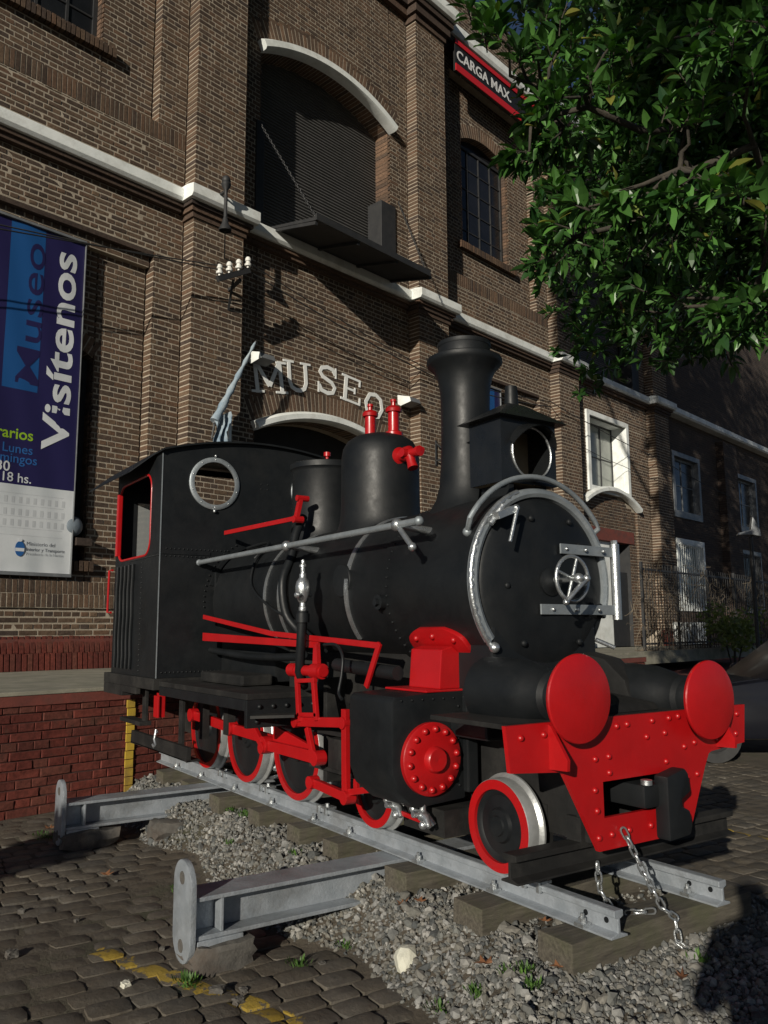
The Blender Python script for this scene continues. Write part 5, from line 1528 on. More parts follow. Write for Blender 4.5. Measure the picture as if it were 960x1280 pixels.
# ------------------------------------------------------------------ text
def text_mb(body, size, bold=0., rot=0., depth=.002, align='LEFT'):
    cu = bpy.data.curves.new('txt', 'FONT'); cu.body = body; cu.size = size; cu.offset = bold; cu.extrude = depth; cu.align_x = align
    cu.resolution_u = 4
    o = bpy.data.objects.new('txt', cu); COL.objects.link(o)
    bpy.context.view_layer.update()
    dg = bpy.context.evaluated_depsgraph_get()
    me = bpy.data.meshes.new_from_object(o.evaluated_get(dg))
    mb = MB(); mb.v = [tuple(v_.co) for v_ in me.vertices]; mb.f = [tuple(p.vertices) for p in me.polygons]
    bpy.data.objects.remove(o); bpy.data.curves.remove(cu); bpy.data.meshes.remove(me)
    return mb
def place_text(th, body, u, z, size, mat, out, rot=0., bold=0., width=None, parent=None, align='LEFT', depth=.002, name='lettering', yf=None, height=None):
    mb = text_mb(body, size, bold, depth=depth if not yf else .0005, align=align)
    w = max(p[0] for p in mb.v) - min(p[0] for p in mb.v); h_ = max(p[1] for p in mb.v) - min(p[1] for p in mb.v)
    k = width/w if width else 1.; kh = height/h_ if height else k
    ca_, sa_ = math.cos(rot), math.sin(rot)
    res = MB(); res.f = mb.f
    for p in mb.v:
        x, y = p[0]*k, p[1]*kh
        uu, zz = u + x*ca_ - y*sa_, z + x*sa_ + y*ca_
        yy = (yf(uu, zz) if yf else -out)
        res.v.append((uu, yy - (.003 if not yf else .0008) - p[2], zz))
    return th.part(name, res, mat, parent, kind='stuff' if size < .25 else None)

# ------------------------------------------------------------------ banner
M['b_purple'] = flat('banner purple', (.013,.010,.062), .5)
M['b_blue'] = flat('banner blue', (.008,.068,.22), .5)
M['b_white'] = pbr('banner white vinyl', (.62,.64,.66), (.52,.55,.57), .45, 2.2)
M['b_green'] = flat('banner green', (.25,.42,.02), .5)
M['b_skyblue'] = flat('banner text blue', (.02,.10,.30), .5)
M['b_grey'] = flat('banner print grey', (.16,.17,.19), .5)
M['b_pale'] = flat('banner print pale grey', (.40,.42,.44), .5)
def banner(u0, u1, z0, zs, z1, lab, full=True):
    t = Thing('museum_banner', lab, 'banner', ((u0+u1)/2, 0., z0), 'vinyl banners on the museum wall', frame=FM)
    def yf(u, z):
        q = (u-u0)/(u1-u0)
        y = .075 - .006*math.sin(q*9+z*1.1) - .004*math.sin(u*13 + z*3)
        if z < zs: y -= .010*max(0, math.sin((u-4.85)*9 + (z-2.4)*1.3))*(1-(z-z0)/(zs-z0))
        return y
    def sheet(ua, ub, za, zb, off):
        mb = MB(); nu, nz = max(2, int((ub-ua)/.06)), max(2, int((zb-za)/.12))
        for j in range(nz+1):
            for i in range(nu+1):
                u, z = ua+(ub-ua)*i/nu, za+(zb-za)*j/nz
                mb.v.append((u, yf(u, z)-off, z))
        for j in range(nz):
            for i in range(nu): a = j*(nu+1)+i; mb.f.append((a, a+1, a+nu+2, a+nu+1))
        n0 = len(mb.v); mb.v += [(p[0], p[1]+.004, p[2]) for p in mb.v[:n0]]; mb.f += [tuple(i+n0 for i in f)[::-1] for f in mb.f]
        return mb
    cl = t.part('cloth', sheet(u0, u1, zs, z1, 0), M['b_purple'], smooth=60)
    t.part('lower_panel', sheet(u0, u1, z0, zs, .001), M['b_white'], smooth=60)
    fr = MB().box(u1+.003, u1+.012, .05, .10, z0-.03, z1+.02).box(u0-.02, u1+.003, .03, .10, z0-.05, z0-.004).box(u0-.02, u1+.003, .03, .10, z1+.004, z1+.04).box(u0-.045, u0-.02, .03, .10, z0-.05, z1+.04)
    t.part('frame', fr, M['pewter'])
    if not full:
        t.part('stripe', sheet(u0+.3, u1-.25, z0+1.4, z1-.02, .002), M['b_blue'], smooth=60)
        return t
    st_ = t.part('stripe', sheet(4.475, 4.975, 4.98, 7.43, .0015), M['b_blue'], smooth=60)
    YF = lambda u, z: yf(u, z) - .0022
    kw = dict(yf=YF, out=0)
    place_text(t, 'Visítenos', 5.455, 4.20, .6, M['b_white'], rot=PI/2, bold=.012, width=3.04, height=.40, **kw)
    place_text(t, 'Museo', 4.975, 5.02, .6, M['b_purple'], rot=PI/2, bold=.002, width=2.12, height=.33, **kw)
    place_text(t, 'Horarios', 4.955, 4.27, .22, M['b_green'], bold=.003, align='RIGHT', **kw)
    place_text(t, 'Lunes', 4.96, 4.07, .185, M['b_skyblue'], bold=.001, align='RIGHT', **kw)
    place_text(t, 'Domingos', 5.03, 3.93, .185, M['b_skyblue'], bold=.001, align='RIGHT', **kw)
    place_text(t, '30', 4.655, 3.80, .20, M['b_white'], bold=.002, align='RIGHT', **kw)
    place_text(t, 'a 18 hs.', 4.965, 3.66, .185, M['b_white'], bold=.001, align='RIGHT', **kw)
    place_text(t, 'Ministerio del', 4.935, 2.79, .075, M['b_grey'], **kw)
    place_text(t, 'Interior y Transporte', 4.935, 2.715, .1, M['b_grey'], bold=.001, width=.56, **kw)
    place_text(t, 'Presidencia de la Nación', 4.935, 2.655, .08, M['b_pale'], width=.54, **kw)
    place_text(t, 'F', 4.56, 2.76, .14, M['b_grey'], bold=.004, align='RIGHT', **kw)
    ov = lambda a, b, cu, cz: [(cu + a*math.cos(2*PI*k/24), cz + b*math.sin(2*PI*k/24)) for k in range(24)]
    t.part('emblem', MB().prism(ov(.066,.105,4.845,2.735), (0, yf(4.845,2.73)-.009, 0), (1,0,0), (0,0,1), (0,-1,0), 0, .002), M['b_skyblue'])
    t.part('emblem', MB().prism([(4.785,2.70),(4.905,2.70),(4.908,2.745),(4.782,2.745)], (0, yf(4.845,2.73)-.0112, 0), (1,0,0), (0,0,1), (0,-1,0), 0, .0015).prism(ov(.028,.022,4.845,2.855), (0, yf(4.845,2.73)-.0112, 0), (1,0,0), (0,0,1), (0,-1,0), 0, .0015), M['b_white'])
    dr = MB()
    # faint line drawing of a building front
    for z in (3.50, 3.34, 3.18, 3.02, 2.92):
        for k in range(24):
            ua_, ub_ = u0+.05 + k*.102, u0+.05 + (k+1)*.102
            dr.add([(ua_, yf(ua_,z)-.0022, z), (ub_, yf(ub_,z)-.0022, z), (ub_, yf(ub_,z)-.0022, z+.006), (ua_, yf(ua_,z)-.0022, z+.006)], [(0,1,2,3)])
    for i in range(24):
        for z in (3.37, 3.20, 3.05):
            u = u0+.1+i*.103
            if u < 5.45: dr.add([(u, yf(u,z)-.0024, z), (u+.045, yf(u+.045,z)-.0024, z), (u+.045, yf(u+.045,z+.09)-.0024, z+.09), (u, yf(u,z+.09)-.0024, z+.09)], [(0,1,2,3)])
    t.part('line_drawing', dr, M['b_pale2'], kind='stuff')
    return t
M['b_pale2'] = flat('banner faint print', (.47,.49,.51), .5)
banner(2.95, 5.585, 2.42, 3.625, 7.44, 'tall purple and blue banner reading Museo and Visítenos beside the platform')
banner(14.9, 16.5, 2.6, 3.7, 7.45, 'blue banner on the bay behind the locomotive chimney', False)
# sign on the top storey
M['s_red'] = flat('sign red', (.50,.015,.02), .45); M['s_white'] = flat('sign white', (.7,.7,.7), .5); M['s_black'] = flat('sign black', (.012,.012,.012), .5)
t = Thing('load_sign', 'black sign with red borders and white lettering high above the upper window', 'sign', (16.5, -.3, 14.9), frame=FM)
bd = t.part('board', MB().box(14.45, 18.6, -.30, -.24, 14.92, 15.75), M['s_black'])
t.part('border', MB().box(14.45, 18.6, -.325, -.302, 15.63, 15.75).box(14.45, 18.6, -.325, -.302, 14.92, 15.10), M['s_red'])
place_text(t, 'CARGA MAX.', 14.5, 15.24, .38, M['s_white'], .303, bold=.006, width=2.3)
t.part('bracket', MB().box(14.7, 14.8, -.24, .0, 15.2, 15.3).box(18.2, 18.3, -.24, .0, 15.2, 15.3), M['s_black'])

# ------------------------------------------------------------------ fittings on the facade
def floodlight(u, z, lab):
    t = Thing('floodlight', lab, 'floodlight', (u, -.0, z), 'floodlights over the museum door', frame=FM)
    hd = MB()
    prof = [(0,0),(-.30,-.10),(-.34,-.20),(-.06,-.24),(0,-.16)]
    o = Vector((u, -.10, z+.10))
    hd.prism([(p[0], p[1]) for p in prof], o, (0,1,0), (0,0,1), (1,0,0), -.02, .30)
    t.part('housing', hd, M['pewter'], bevel=.012)
    t.part('reflector', MB().prism([(.025,-.005),(-.31,-.10),(-.34,-.205),(-.06,-.25),(.02,-.20)], o, (0,1,0), (0,0,1), (1,0,0), -.034, -.021), M['white'])
    t.part('arm', MB().bar((u+.14,0,z+.12), (u+.14,-.14,z+.06), .03, .03), M['dark_metal'])
floodlight(8.62, 6.38, 'grey floodlight above the M of the museum lettering')
floodlight(12.55, 6.40, 'grey floodlight beyond the O of the museum lettering')
# flag wound on its slanted pole
t = Thing('flag', 'pale blue and white flag wound around its slanted pole by the doorway', 'flag', (8.0, -.4, 4.6), frame=FM)
a, b = Vector((8.42,-.50,6.50)), Vector((7.62,-.50,4.95))
t.part('pole', MB().tube([a, b + V(-.02,.0,-.04)], .014, 8).tube([b, b + V(.12,.25,-.25)], .014, 8), M['pewter'])
M['flag'] = pbr('flag cloth', (.16,.23,.30), (.34,.39,.42), .8, 3.5, bump=.01, bscale=18)
fb = MB(); n = 16; rr = []
pts = [a.lerp(b, .02 + .98*k/n) for k in range(n+1)]
rr = [.018 + .055*(k/n) + .012*math.sin(k*2.1) for k in range(n+1)]
fb.tube(pts, rr, 12)
t.part('cloth', fb, M['flag'], smooth=60)
hang = MB(); nu, nz = 14, 8
for j in range(nz+1):
    for i in range(nu+1):
        q = i/nu; z = 4.98 + .25*(1-q)*0 + .18*q - j/nz*(.55 + .05*math.sin(q*5))
        hang.v.append((7.60 + .30*q + .03*math.sin(j*.9), -.50 - .05*math.sin(q*14+j*.5) - .03*j/nz, z))
for j in range(nz):
    for i in range(nu): k = j*(nu+1)+i; hang.f.append((k, k+1, k+nu+2, k+nu+1))
t.part('cloth', hang, M['flag'], smooth=60)
t.part('backboard', MB().box(7.93, 7.99, -.45, -.28, 4.2, 5.05), M['white'])
# insulator bracket
t = Thing('insulator_bracket', 'dark angled bracket with four white porcelain insulators on the pilaster', 'insulators', (8.0, -.28, 7.3), frame=FM)
a, b = Vector((7.52,-.62,7.30)), Vector((8.16,-.62,7.66))
t.part('cross_arm', MB().bar(a, b, .07, .09).bar((8.0,-.60,7.45), (8.0,-.27,7.35), .05, .05).bar((7.85,-.60,7.40), (8.0,-.27,7.0), .035, .035), M['dark_metal'])
INS = []
for k in range(4):
    c = a.lerp(b, .06 + .30*k) + V(0,0,.05); INS.append(c)
    t.part('insulator', MB().lathe(c, (0,0,1), [(.02,-.02),(.02,.02),(.055,.03),(.06,.06),(.04,.085),(.035,.11),(.05,.12),(.048,.16),(.03,.19),(0,.20)], 16), M['porcelain'], smooth=40)
# old lantern through the cornice
t = Thing('wall_lantern', 'dark cast lantern fitted on the cornice of the corner pilaster', 'lantern', (7.62, -.28, 8.1), frame=FM)
c = Vector((7.62,-.66,8.12))
t.part('finial', MB().lathe(c + V(0,0,.66), (0,0,1), [(.025,-.05),(.03,.10),(.07,.16),(.085,.21),(.06,.24),(.075,.27),(.06,.33),(.02,.36),(0,.37)], 14), M['dark_metal'], smooth=40)
t.part('stem', MB().cyl(c + V(0,0,.25), c + V(0,0,.66), .03, 10).bar(c + V(0,0,.74), c + V(0,.2,.74), .05, .03), M['dark_metal'])
t.part('bell', MB().lathe(c, (0,0,1), [(.10,.04),(.108,.06),(.085,.11),(.06,.16),(.045,.24),(.03,.28)], 16), M['dark_metal'], smooth=40)
t.part('stay', MB().bar(c + V(0,0,.04), c + V(.3,.42,-.25), .02, .02), M['dark_metal'])
# overhead wires
def wire(pts, lab, r=.012, n=14):
    pts = [Vector(p) for p in pts]; P = []
    for i in range(len(pts)-1):
        a, b = pts[i], pts[i+1]; sag = (b-a).length*.012
        for k in range(n): q = k/n; P.append(a.lerp(b, q) - V(0,0,sag*4*q*(1-q)))
    P.append(pts[-1])
    o = mk('overhead_wire', MB().tube([FM @ p for p in P], r, 6), M['rubber'], smooth=60)
    props(o, lab, 'wire', 'cables strung along the museum front')
wire([(-8.,-.62,5.7), INS[0] + V(0,0,.1)], 'thin black wire crossing the banner to the first insulator')
wire([(-8.,-.62,5.2), INS[1] + V(0,0,.1)], 'lower black wire crossing the banner to the insulator bracket')
wire([INS[2] + V(0,0,.1), (13.8,-.42,6.95), (18.1,-.40,7.28)], 'thick black cable running above the museum lettering', .016)
wire([INS[3] + V(0,0,.1), (13.75,-.38,7.08), (18.1,-.40,7.42)], 'second black cable just above the thick one over the lettering', .012)
wire([(8.6,-.04,7.55), (13.0,-.04,6.86)], 'thin cable fixed flat on the wall above the lettering', .009)
wire([(18.1,-.40,7.42), (20.2,-.35,7.22), (24.6,-.40,6.85), (31.,-.40,6.3)], 'black cable crossing the white-framed window', .014)
wire([(18.1,-.40,7.28), (20.2,-.10,6.6), (22.6,-.10,6.4), (24.6,-.35,6.15)], 'slack lower cable below the white-framed window', .010)
t = Thing('wall_bracket', 'small black angle bracket on the pilaster behind the locomotive chimney', 'bracket', (13.5, -.28, 5.0), frame=FM)
t.part('arm', MB().bar((13.5,-.28,5.2), (13.5,-.75,5.2), .03, .03).bar((13.5,-.29,5.6), (13.5,-.72,5.21), .025, .025).bar((13.5,-.29,5.65), (13.5,-.29,5.1), .03, .03, up=(1,0,0)), M['dark_metal'])
M['lampgrey'] = flat('lamp grey', (.16,.19,.22), .4)
t = Thing('wall_lamp', 'grey dome lamp on the wall behind the banner edge', 'lamp', (5.66, 0.1, 3.0), frame=FM)
t.part('dome', MB().lathe((5.62, .12, 3.12), (0,-1,0), [(.15,-.02),(.145,.02),(.11,.05),(.06,.07),(0,.075)], 24), M['lampgrey'], smooth=50)
t.part('base', MB().box(5.64, 5.88, .02, .22, 2.84, 2.95), M['brick_dark'])
t = Thing('air_conditioner', 'white outdoor air conditioner unit low on the wall behind the fence', 'air conditioner', (25.6, -.6, 1.05), frame=FM)
ac = t.part('casing', MB().box(24.9, 26.5, -.75, -.32, 1.10, 1.78), M['white'], bevel=.02)
t.part('fan_grille', MB().lathe((25.45,-.752,1.44), (0,-1,0), [(.27,0),(.27,.02),(.24,.025),(.23,.004),(0,.004)], 28), M['pewter'], ac, smooth=40)
t.part('stand', MB().box(25.0, 25.1, -.7, .0, 1.04, 1.10).box(26.3, 26.4, -.7, .0, 1.04, 1.10), M['dark_metal'])

# ------------------------------------------------------------------ fence with dry vines, bush, lamp post
t = Thing('garden_fence', 'dark iron railing fence overgrown with dry vines in front of the far windows', 'fence', (24., -2.3, 1.05), frame=FM)
fa, fb_ = 18.8, 34.
fo = -2.3
for k in range(int((fb_-fa)/2)+1):
    u = fa + 2*k
    t.part('post', MB().box(u-.03, u+.03, fo-.03, fo+.03, 1.05, 3.2), M['dark_metal'])
for z in (1.2, 3.0): t.part('rail', MB().box(fa, fb_, fo-.02, fo+.02, z, z+.05), M['dark_metal'])
bars = MB(); n = int((fb_-fa)/.16)
BARM = basemesh('bar', MB().cyl((0,0,0), (0,0,2.1), .011, 5), M['dark_metal'])
for k in range(n):
    u = fa + .08 + k*.16
    inst('bar', BARM, t.e, (u-24., fo+2.3, .02))
vn = MB()
for k in range(420):
    u = fa + random.random()**1.6*9; z = random.uniform(1.1, 3.0); p = Vector((u, fo-.02, z)); P = [p.copy()]
    d = Vector((random.uniform(-1,1), random.uniform(-.4,.4), random.uniform(-.9,.9)))
    for s_ in range(7):
        d += Vector((random.uniform(-.6,.6), random.uniform(-.3,.3), random.uniform(-.6,.35))); d.normalize()
        p = p + d*.13; p.y = max(fo-.22, min(fo+.16, p.y)); p.z = max(1.07, min(3.25, p.z)); P.append(p.copy())
    vn.tube(P, .006, 3, caps=False)
t.part('vine', vn, M['vine'], kind='stuff')
def leafball(mb, c, r, n, size, rnd, flatten=1.):
    for k in range(n):
        d = Vector((rnd.gauss(0,1), rnd.gauss(0,1), rnd.gauss(0,1))).normalized()*r*rnd.random()**.4; d.z *= flatten
        q = Quaternion((rnd.gauss(0,1), rnd.gauss(0,1), rnd.gauss(0,1), rnd.gauss(0,1))).normalized(); s_ = size*rnd.uniform(.6,1.3)
        o = Vector(c) + d
        mb.add([o + q @ Vector(p)*s_ for p in ((-.5,0,0),(0,.24,.06),(.5,0,0),(0,-.24,.06))], [(0,1,2),(0,2,3)])
rnd = random.Random(4)
t = Thing('garden_bush', 'leafy yellow green bush in front of the railing fence', 'bush', (22.3, -3.1, .9), frame=FM)
lb = MB()
for k in range(9): leafball(lb, (22.3+rnd.uniform(-1.,1.), -3.1+rnd.uniform(-.3,.3), 1.2+rnd.uniform(0,.7)), .45, 110, .15, rnd)
t.part('foliage', lb, M['bush'], kind='stuff')
t.part('stem', MB().tube([(22.3,-3.1,.3),(22.35,-3.1,1.1)], .03, 6).tube([(22.3,-3.1,.3),(21.9,-3.05,1.2)], .02, 6).tube([(22.3,-3.1,.3),(22.8,-3.15,1.2)], .02, 6), M['bark'])
single('garden_bed', MB().prism([(16.0,-3.9),(34,-3.9),(34,-.05),(16.0,-.05)], FM @ Vector((0,0,0)), FD*S0, -FN*S0, (0,0,1), -.3, .62) , M['redcoat'], 'raised brown garden bed at the foot of the fence', 'garden bed', bevel=.02)
t = Thing('street_lamp', 'thin dark post carrying a tilted angular floodlight before the dark facade', 'street lamp', (20.3, -4.4, .0), frame=FM)
t.part('post', MB().cyl((20.30,-4.4,.3), (20.30,-4.4,3.75), .045, 10).cyl((20.30,-4.4,.3), (20.30,-4.4,1.0), .10, 10), M['dark_metal'])
hdp = [(-.45,-.10),(.0,.05),(.10,.62),(.34,.10),(.38,-.18),(.05,-.10)]
lh = t.part('lamp_head', MB().prism([(p[0]*.62, p[1]*.62) for p in hdp], (20.27,-4.4,3.85), (.55,-.83,0), (0,0,1), (.83,.55,0), -.10, .10), M['pewter'], bevel=.015)
t.part('lens', MB().prism([(-.295,-.062),(-.275,-.012),(.0,.062),(.0,.031)], (20.27,-4.4,3.85), (.55,-.83,0), (0,0,1), (.83,.55,0), -.09, .09), M['porcelain'], lh)
t.part('arm', MB().bar((20.30,-4.4,3.7), (20.40,-4.45,3.9), .05, .05), M['dark_metal'])

# ------------------------------------------------------------------ parked car
M['carpaint'] = pbr('dark blue car paint', (.0035,.004,.007), (.005,.0055,.009), .35, 2, coat=.25, spec=.3)
M['carglass'] = flat('car glass', (.006,.007,.008), .15)
cfw = Vector((-.6,-.8,0)); csd = Vector((.8,-.6,0))
t = Thing('parked_car', 'dark blue parked car beyond the right hand buffer', 'car', Vector((-6.68, 12.36, GZ)))
def cp3(l, w, z): return Vector((-6.68,12.36,GZ)) + cfw*l + csd*w + V(0,0,z)
def carx(prof, w0, w1, mat, name, parent=None, **k):
    mb = MB(); mb.prism(prof, cp3(0,0,0), cfw, (0,0,1), csd, w0, w1)
    return t.part(name, mb, mat, parent, **k)
CS = 1.2
bodyp = [(-2.45,.30),(2.45,.30),(2.55,.55),(2.50,.82),(2.2,.98),(1.3,1.10),(-1.9,1.12),(-2.45,1.05),(-2.55,.70)]
cbody = carx(bodyp, -1.02, 1.02, M['carpaint'], 'body', bevel=.09, smooth=40)
carx([(1.25,1.09),(.35,1.72),(-1.1,1.76),(-2.1,1.10)], -.86, .86, M['carpaint'], 'cabin', bevel=.07, smooth=40)
for s_ in (1, -1):
    w0, w1 = (.862, .872) if s_ > 0 else (-.872, -.862)
    carx([(1.0,1.13),(.30,1.62),(-.30,1.66),(-.30,1.13)], w0, w1, M['carglass'], 'side_window')
    carx([(-.38,1.13),(-.38,1.66),(-1.0,1.67),(-1.75,1.13)], w0, w1, M['carglass'], 'side_window')
    mb = MB().ball(cp3(.95, s_*1.02, 1.18), .12, 10, 8, .8, .6, .7); t.part('wing_mirror', mb, M['carpaint'], cbody, smooth=60)
    for l in (2.0, -1.6):
        wb = MB().lathe(cp3(l, s_*.99, .36), csd*s_, [(0,.01),(.22,.01),(.24,.03),(.36,.02),(.37,-.2),(0,-.2)], 28)
        w = t.part('wheel', wb, M['rubber'], smooth=40)
        t.part('hub_cap', MB().lathe(cp3(l, s_*.99, .36), csd*s_, [(0,.03),(.20,.025),(.22,.012)], 20), M['dark_metal'], w, smooth=40)
    t.part('headlight', MB().ball(cp3(2.42, s_*.75, .74), .14, 10, 8, .6, 1, .6), M['porcelain'], cbody, smooth=60)
    carx([(-2.57,.8),(-2.50,.8),(-2.47,.98),(-2.53,.98)], s_*.55 if s_ > 0 else -.95, .95 if s_ > 0 else -.55, M['s_red'], 'tail_light', cbody)
carx([(2.30,.98),(1.28,1.115),(1.26,1.105),(2.29,.97)], -.8, .8, M['carpaint'], 'bonnet', cbody)

# ------------------------------------------------------------------ trees
def leaf_mb(L_=.15, W_=.065, fold=.018, droop=.03):
    xs_ = [0, .22, .5, .78, 1.]; ws_ = [.0, .8, 1., .62, 0.]
    mb = MB()
    for x, w in zip(xs_, ws_):
        z = -droop*x*x
        mb.v += [(x*L_, 0, z), (x*L_, w*W_/2, z+fold*w), (x*L_, -w*W_/2, z+fold*w)]
    for i in range(4):
        a = i*3; mb.f += [(a, a+3, a+4, a+1), (a, a+2, a+5, a+3)]
    return mb
LF = [leaf_mb(.135,.058,.013,.025), leaf_mb(.115,.052,.010,.015), leaf_mb(.155,.064,.016,.04)]
for l in LF: # drop degenerate corners
    l.f = [tuple(dict.fromkeys(f)) for f in l.f]
LFM = [basemesh('leaf', l, M['leaf'], smooth=180) for l in LF]
rnd = random.Random(12)
tree = Thing('shade_tree', 'broad evergreen tree with large glossy leaves overhanging the locomotive', 'tree', (-1.2, 8.4, GZ))
TB = tree.base
tr = MB()
tr.tube([(-1.2,8.4,GZ-.1),(-1.25,8.35,.5),(-1.35,8.3,1.8),(-1.6,8.1,3.4),(-1.9,7.8,5.0)], [.42,.34,.30,.27,.22], 14)
trunk = tree.part('trunk', tr, M['bark'], smooth=60)
bough = MB()
twigs = []                                     # (point, direction)
def limb(p0, p1, r0, r1, n=6, wob=.25):
    P = []
    for k in range(n+1):
        q = k/n; p = Vector(p0).lerp(Vector(p1), q) + Vector((rnd.uniform(-wob,wob), rnd.uniform(-wob,wob), rnd.uniform(-wob,wob)*.6))*(1 if 0 < k < n else 0)
        P.append(p)
    bough.tube(P, [r0 + (r1-r0)*k/n for k in range(n+1)], 7)
    return P
SPRAY = [(-3.66,3.26,5.5),(-3.64,3.56,5.47),(-3.62,3.93,5.8),(-3.37,3.9,5.21),(-3.34,4.12,5.52),(-3.46,3.65,5.05),(-3.93,3.89,5.2),
 (-3.92,3.72,4.83),(-3.94,4.05,5.01),(-3.83,4.09,4.7),(-3.93,4.43,5.14),(-3.74,3.41,5.68),(-4.09,3.96,4.94),(-3.32,3.69,4.19),(-3.07,3.79,4.14),(-2.84,3.86,4.1),(-2.66,3.99,4.08),
 (-2.44,4.03,4.03),(-2.29,4.07,3.89),(-3.13,4.04,4.13),(-2.85,4.13,4.09),(-2.85,4.22,4.78),(-3.01,4.25,4.96),(-2.49,4.05,4.91),(-2.37,4.12,4.74),(-2.69,4.19,5.29),(-2.35,4.19,5.03),
 (-3.21,4.42,5.65),(-2.66,4.26,4.89),(-4.01,4.13,4.39),(-4.22,4.17,4.27),(-4.03,4.28,4.6),(-3.52,4.27,3.92),(-3.44,4.42,4.01),(-3.25,4.4,3.8),(-3.59,4.54,3.82),(-3.91,4.56,4.34),
 (-2.66,4.33,3.42),(-2.49,4.28,3.49),(-2.99,4.63,3.42),(-3.18,4.68,4.14),(-2.58,4.43,3.28)]
# main limbs reach out over the track; twigs end in the sprays
nodes = []
for tip, mid in (((-3.9,4.1,5.3), (-2.9,6.0,5.6)), ((-3.0,4.3,4.5), (-2.3,6.0,4.9)), ((-2.7,4.4,5.3), (-2.0,6.0,5.4)), ((-4.1,4.6,4.6), (-3.0,6.2,5.0)), ((-2.8,4.6,3.6), (-2.2,6.2,4.3))):
    P = limb((-1.9,7.8,5.0), mid, .09, .045) + limb(mid, tip, .045, .018)
    nodes += P[4:]
for up_ in ((-4.5,8.5,9.), (-1.,8.,10.), (-7.,9.,12.), (-3.,9.,13.), (-9.,8.,14.)):
    limb((-1.9,7.8,5.0), up_, .16, .05, 7, .4)
def clear(P):
    """keep the open gap over the engine and the sunlit bays of the facade free of leaves"""
    x, y, z = P
    hd = -x*.83 + y*.556
    if hd > .5 and (z-1.6)/hd < 1.0 and .68*x + .736*y < .35 + max(0., (5.2-z))*.35: return False
    D = (x*FN.x + y*FN.y) - K2*S0
    us = (x*FD.x + y*FD.y + 2.53*D)/S0; zs_ = (z - .785*D - 1.6)/S0 + 1.6
    if zs_ > 0 and us < 19.2: return False
    if zs_ > 0 and 19.2 <= us < 24.3 and zs_ < 8.4: return False
    return True
def leafq(d, rnd):
    d = d.normalized(); q = d.to_track_quat('X', 'Z')
    return q @ Quaternion((1,0,0), rnd.uniform(-.9,.9)) @ Quaternion((0,1,0), rnd.uniform(-.35,.35))
near_leaves = []; crown = MB()
def spray(c, n, spread, away):
    """whorls of leaves at the twig tips"""
    c = Vector(c)
    for w in range(n):
        tip = c + Vector((rnd.gauss(0,1), rnd.gauss(0,1), rnd.gauss(0,.6)))*spread if w else c
        ax = (Vector(away)*.8 + Vector((rnd.uniform(-.5,.5), rnd.uniform(-.5,.5), rnd.uniform(.1,.7)))).normalized()
        s1 = ax.orthogonal().normalized(); s2 = ax.cross(s1); m = rnd.randint(7, 11); ph = rnd.uniform(0, 6)
        bough.tube([tip - ax*.12, tip], [.005,.004], 4)
        for k in range(m):
            a = ph + k*2.4; q = k/m
            d = (s1*math.cos(a) + s2*math.sin(a))*(1-.45*q) + ax*(.25 + .9*q)
            near_leaves.append((tip - ax*.10*(1-q) + d*.012, leafq(d, rnd), rnd.randrange(3), rnd.uniform(.7,1.1)))
for s_ in SPRAY:
    v_ = Vector(s_); nb_ = min(nodes, key=lambda q: (q-v_).length)
    limb(nb_, v_, .018, .006, 4, .06)
    away = (v_ - nb_); away = away.normalized() if away.length > .01 else Vector((-.3,-.7,0))
    spray(s_, 5, .075 if s_[0] < -3.45 else .11, away)
# deeper foliage between the sprays and the trunk
for k in range(9000):
    p = Vector((-3.0,6.4,6.0)) + Vector((rnd.gauss(0,1.5), rnd.gauss(0,.9), rnd.gauss(0,1.3)))
    if not clear(p) or p.z < 3.9 + max(0, (p.y-6.)*.35) or p.y < 5.35: continue
    ax = Vector((rnd.gauss(0,1), rnd.gauss(0,1)-.4, rnd.gauss(0,.6)+.3)).normalized(); s1 = ax.orthogonal().normalized(); s2 = ax.cross(s1)
    for q in range(7):
        a = q*2.4; d = (s1*math.cos(a) + s2*math.sin(a))*(1-.05*q) + ax*(.2+.1*q)
        Q = leafq(d, rnd); s_ = rnd.uniform(.75,1.05)
        crown.add([p + Q @ (Vector(w)*s_) for w in ((0,0,0),(.07,.036,.008),(.15,0,-.02),(.07,-.036,.008))], [(0,1,2),(0,2,3)])
# the high crown: leaves placed along sun rays to shade the far bays
nl = 0
while nl < 30000:
    us, zs_ = rnd.uniform(19.2, 44), rnd.uniform(0, 18)
    if us < 24.6 and zs_ < 8.5: continue
    if us < 32 and zs_ < 2.3: continue
    if us < 27.5 and zs_ < 7.5 and math.sin(us*4.1)+math.sin(zs_*3.3+us) > .1: continue
    if rnd.random() < .9 and math.sin(us*1.9+1)*math.sin(zs_*1.7+us*.6) > .86: continue
    D = rnd.uniform(3.0, 11.5)
    u0 = us*S0 - 2.53*D; z = (zs_-1.6)*S0 + 1.6 + .785*D
    p = FD*u0 + FN*(K2*S0 + D) + V(0,0,z) + Vector((rnd.gauss(0,.05), rnd.gauss(0,.05), rnd.gauss(0,.05)))
    hd = math.hypot(p.x, p.y)
    if z < 4.4 or z > 21 or (z-1.6)/hd < .36 or not clear(p) or hd > 20: continue
    if p.y < 4.6 and (z-1.6)/hd < .9: continue
    s_ = rnd.uniform(1.3,2.0); Q = leafq(Vector((rnd.gauss(0,1), rnd.gauss(0,1), rnd.gauss(0,.6))), rnd)
    w_ = ((0,0,0),(.08,.045,.01),(.16,0,-.02),(.08,-.045,.01))
    crown.add([p + Q @ (Vector(w)*s_) for w in w_], [(0,1,2),(0,2,3)]); nl += 1
cn_ = []
near_leaves.sort(key=lambda t: t[0].length)
inview = []
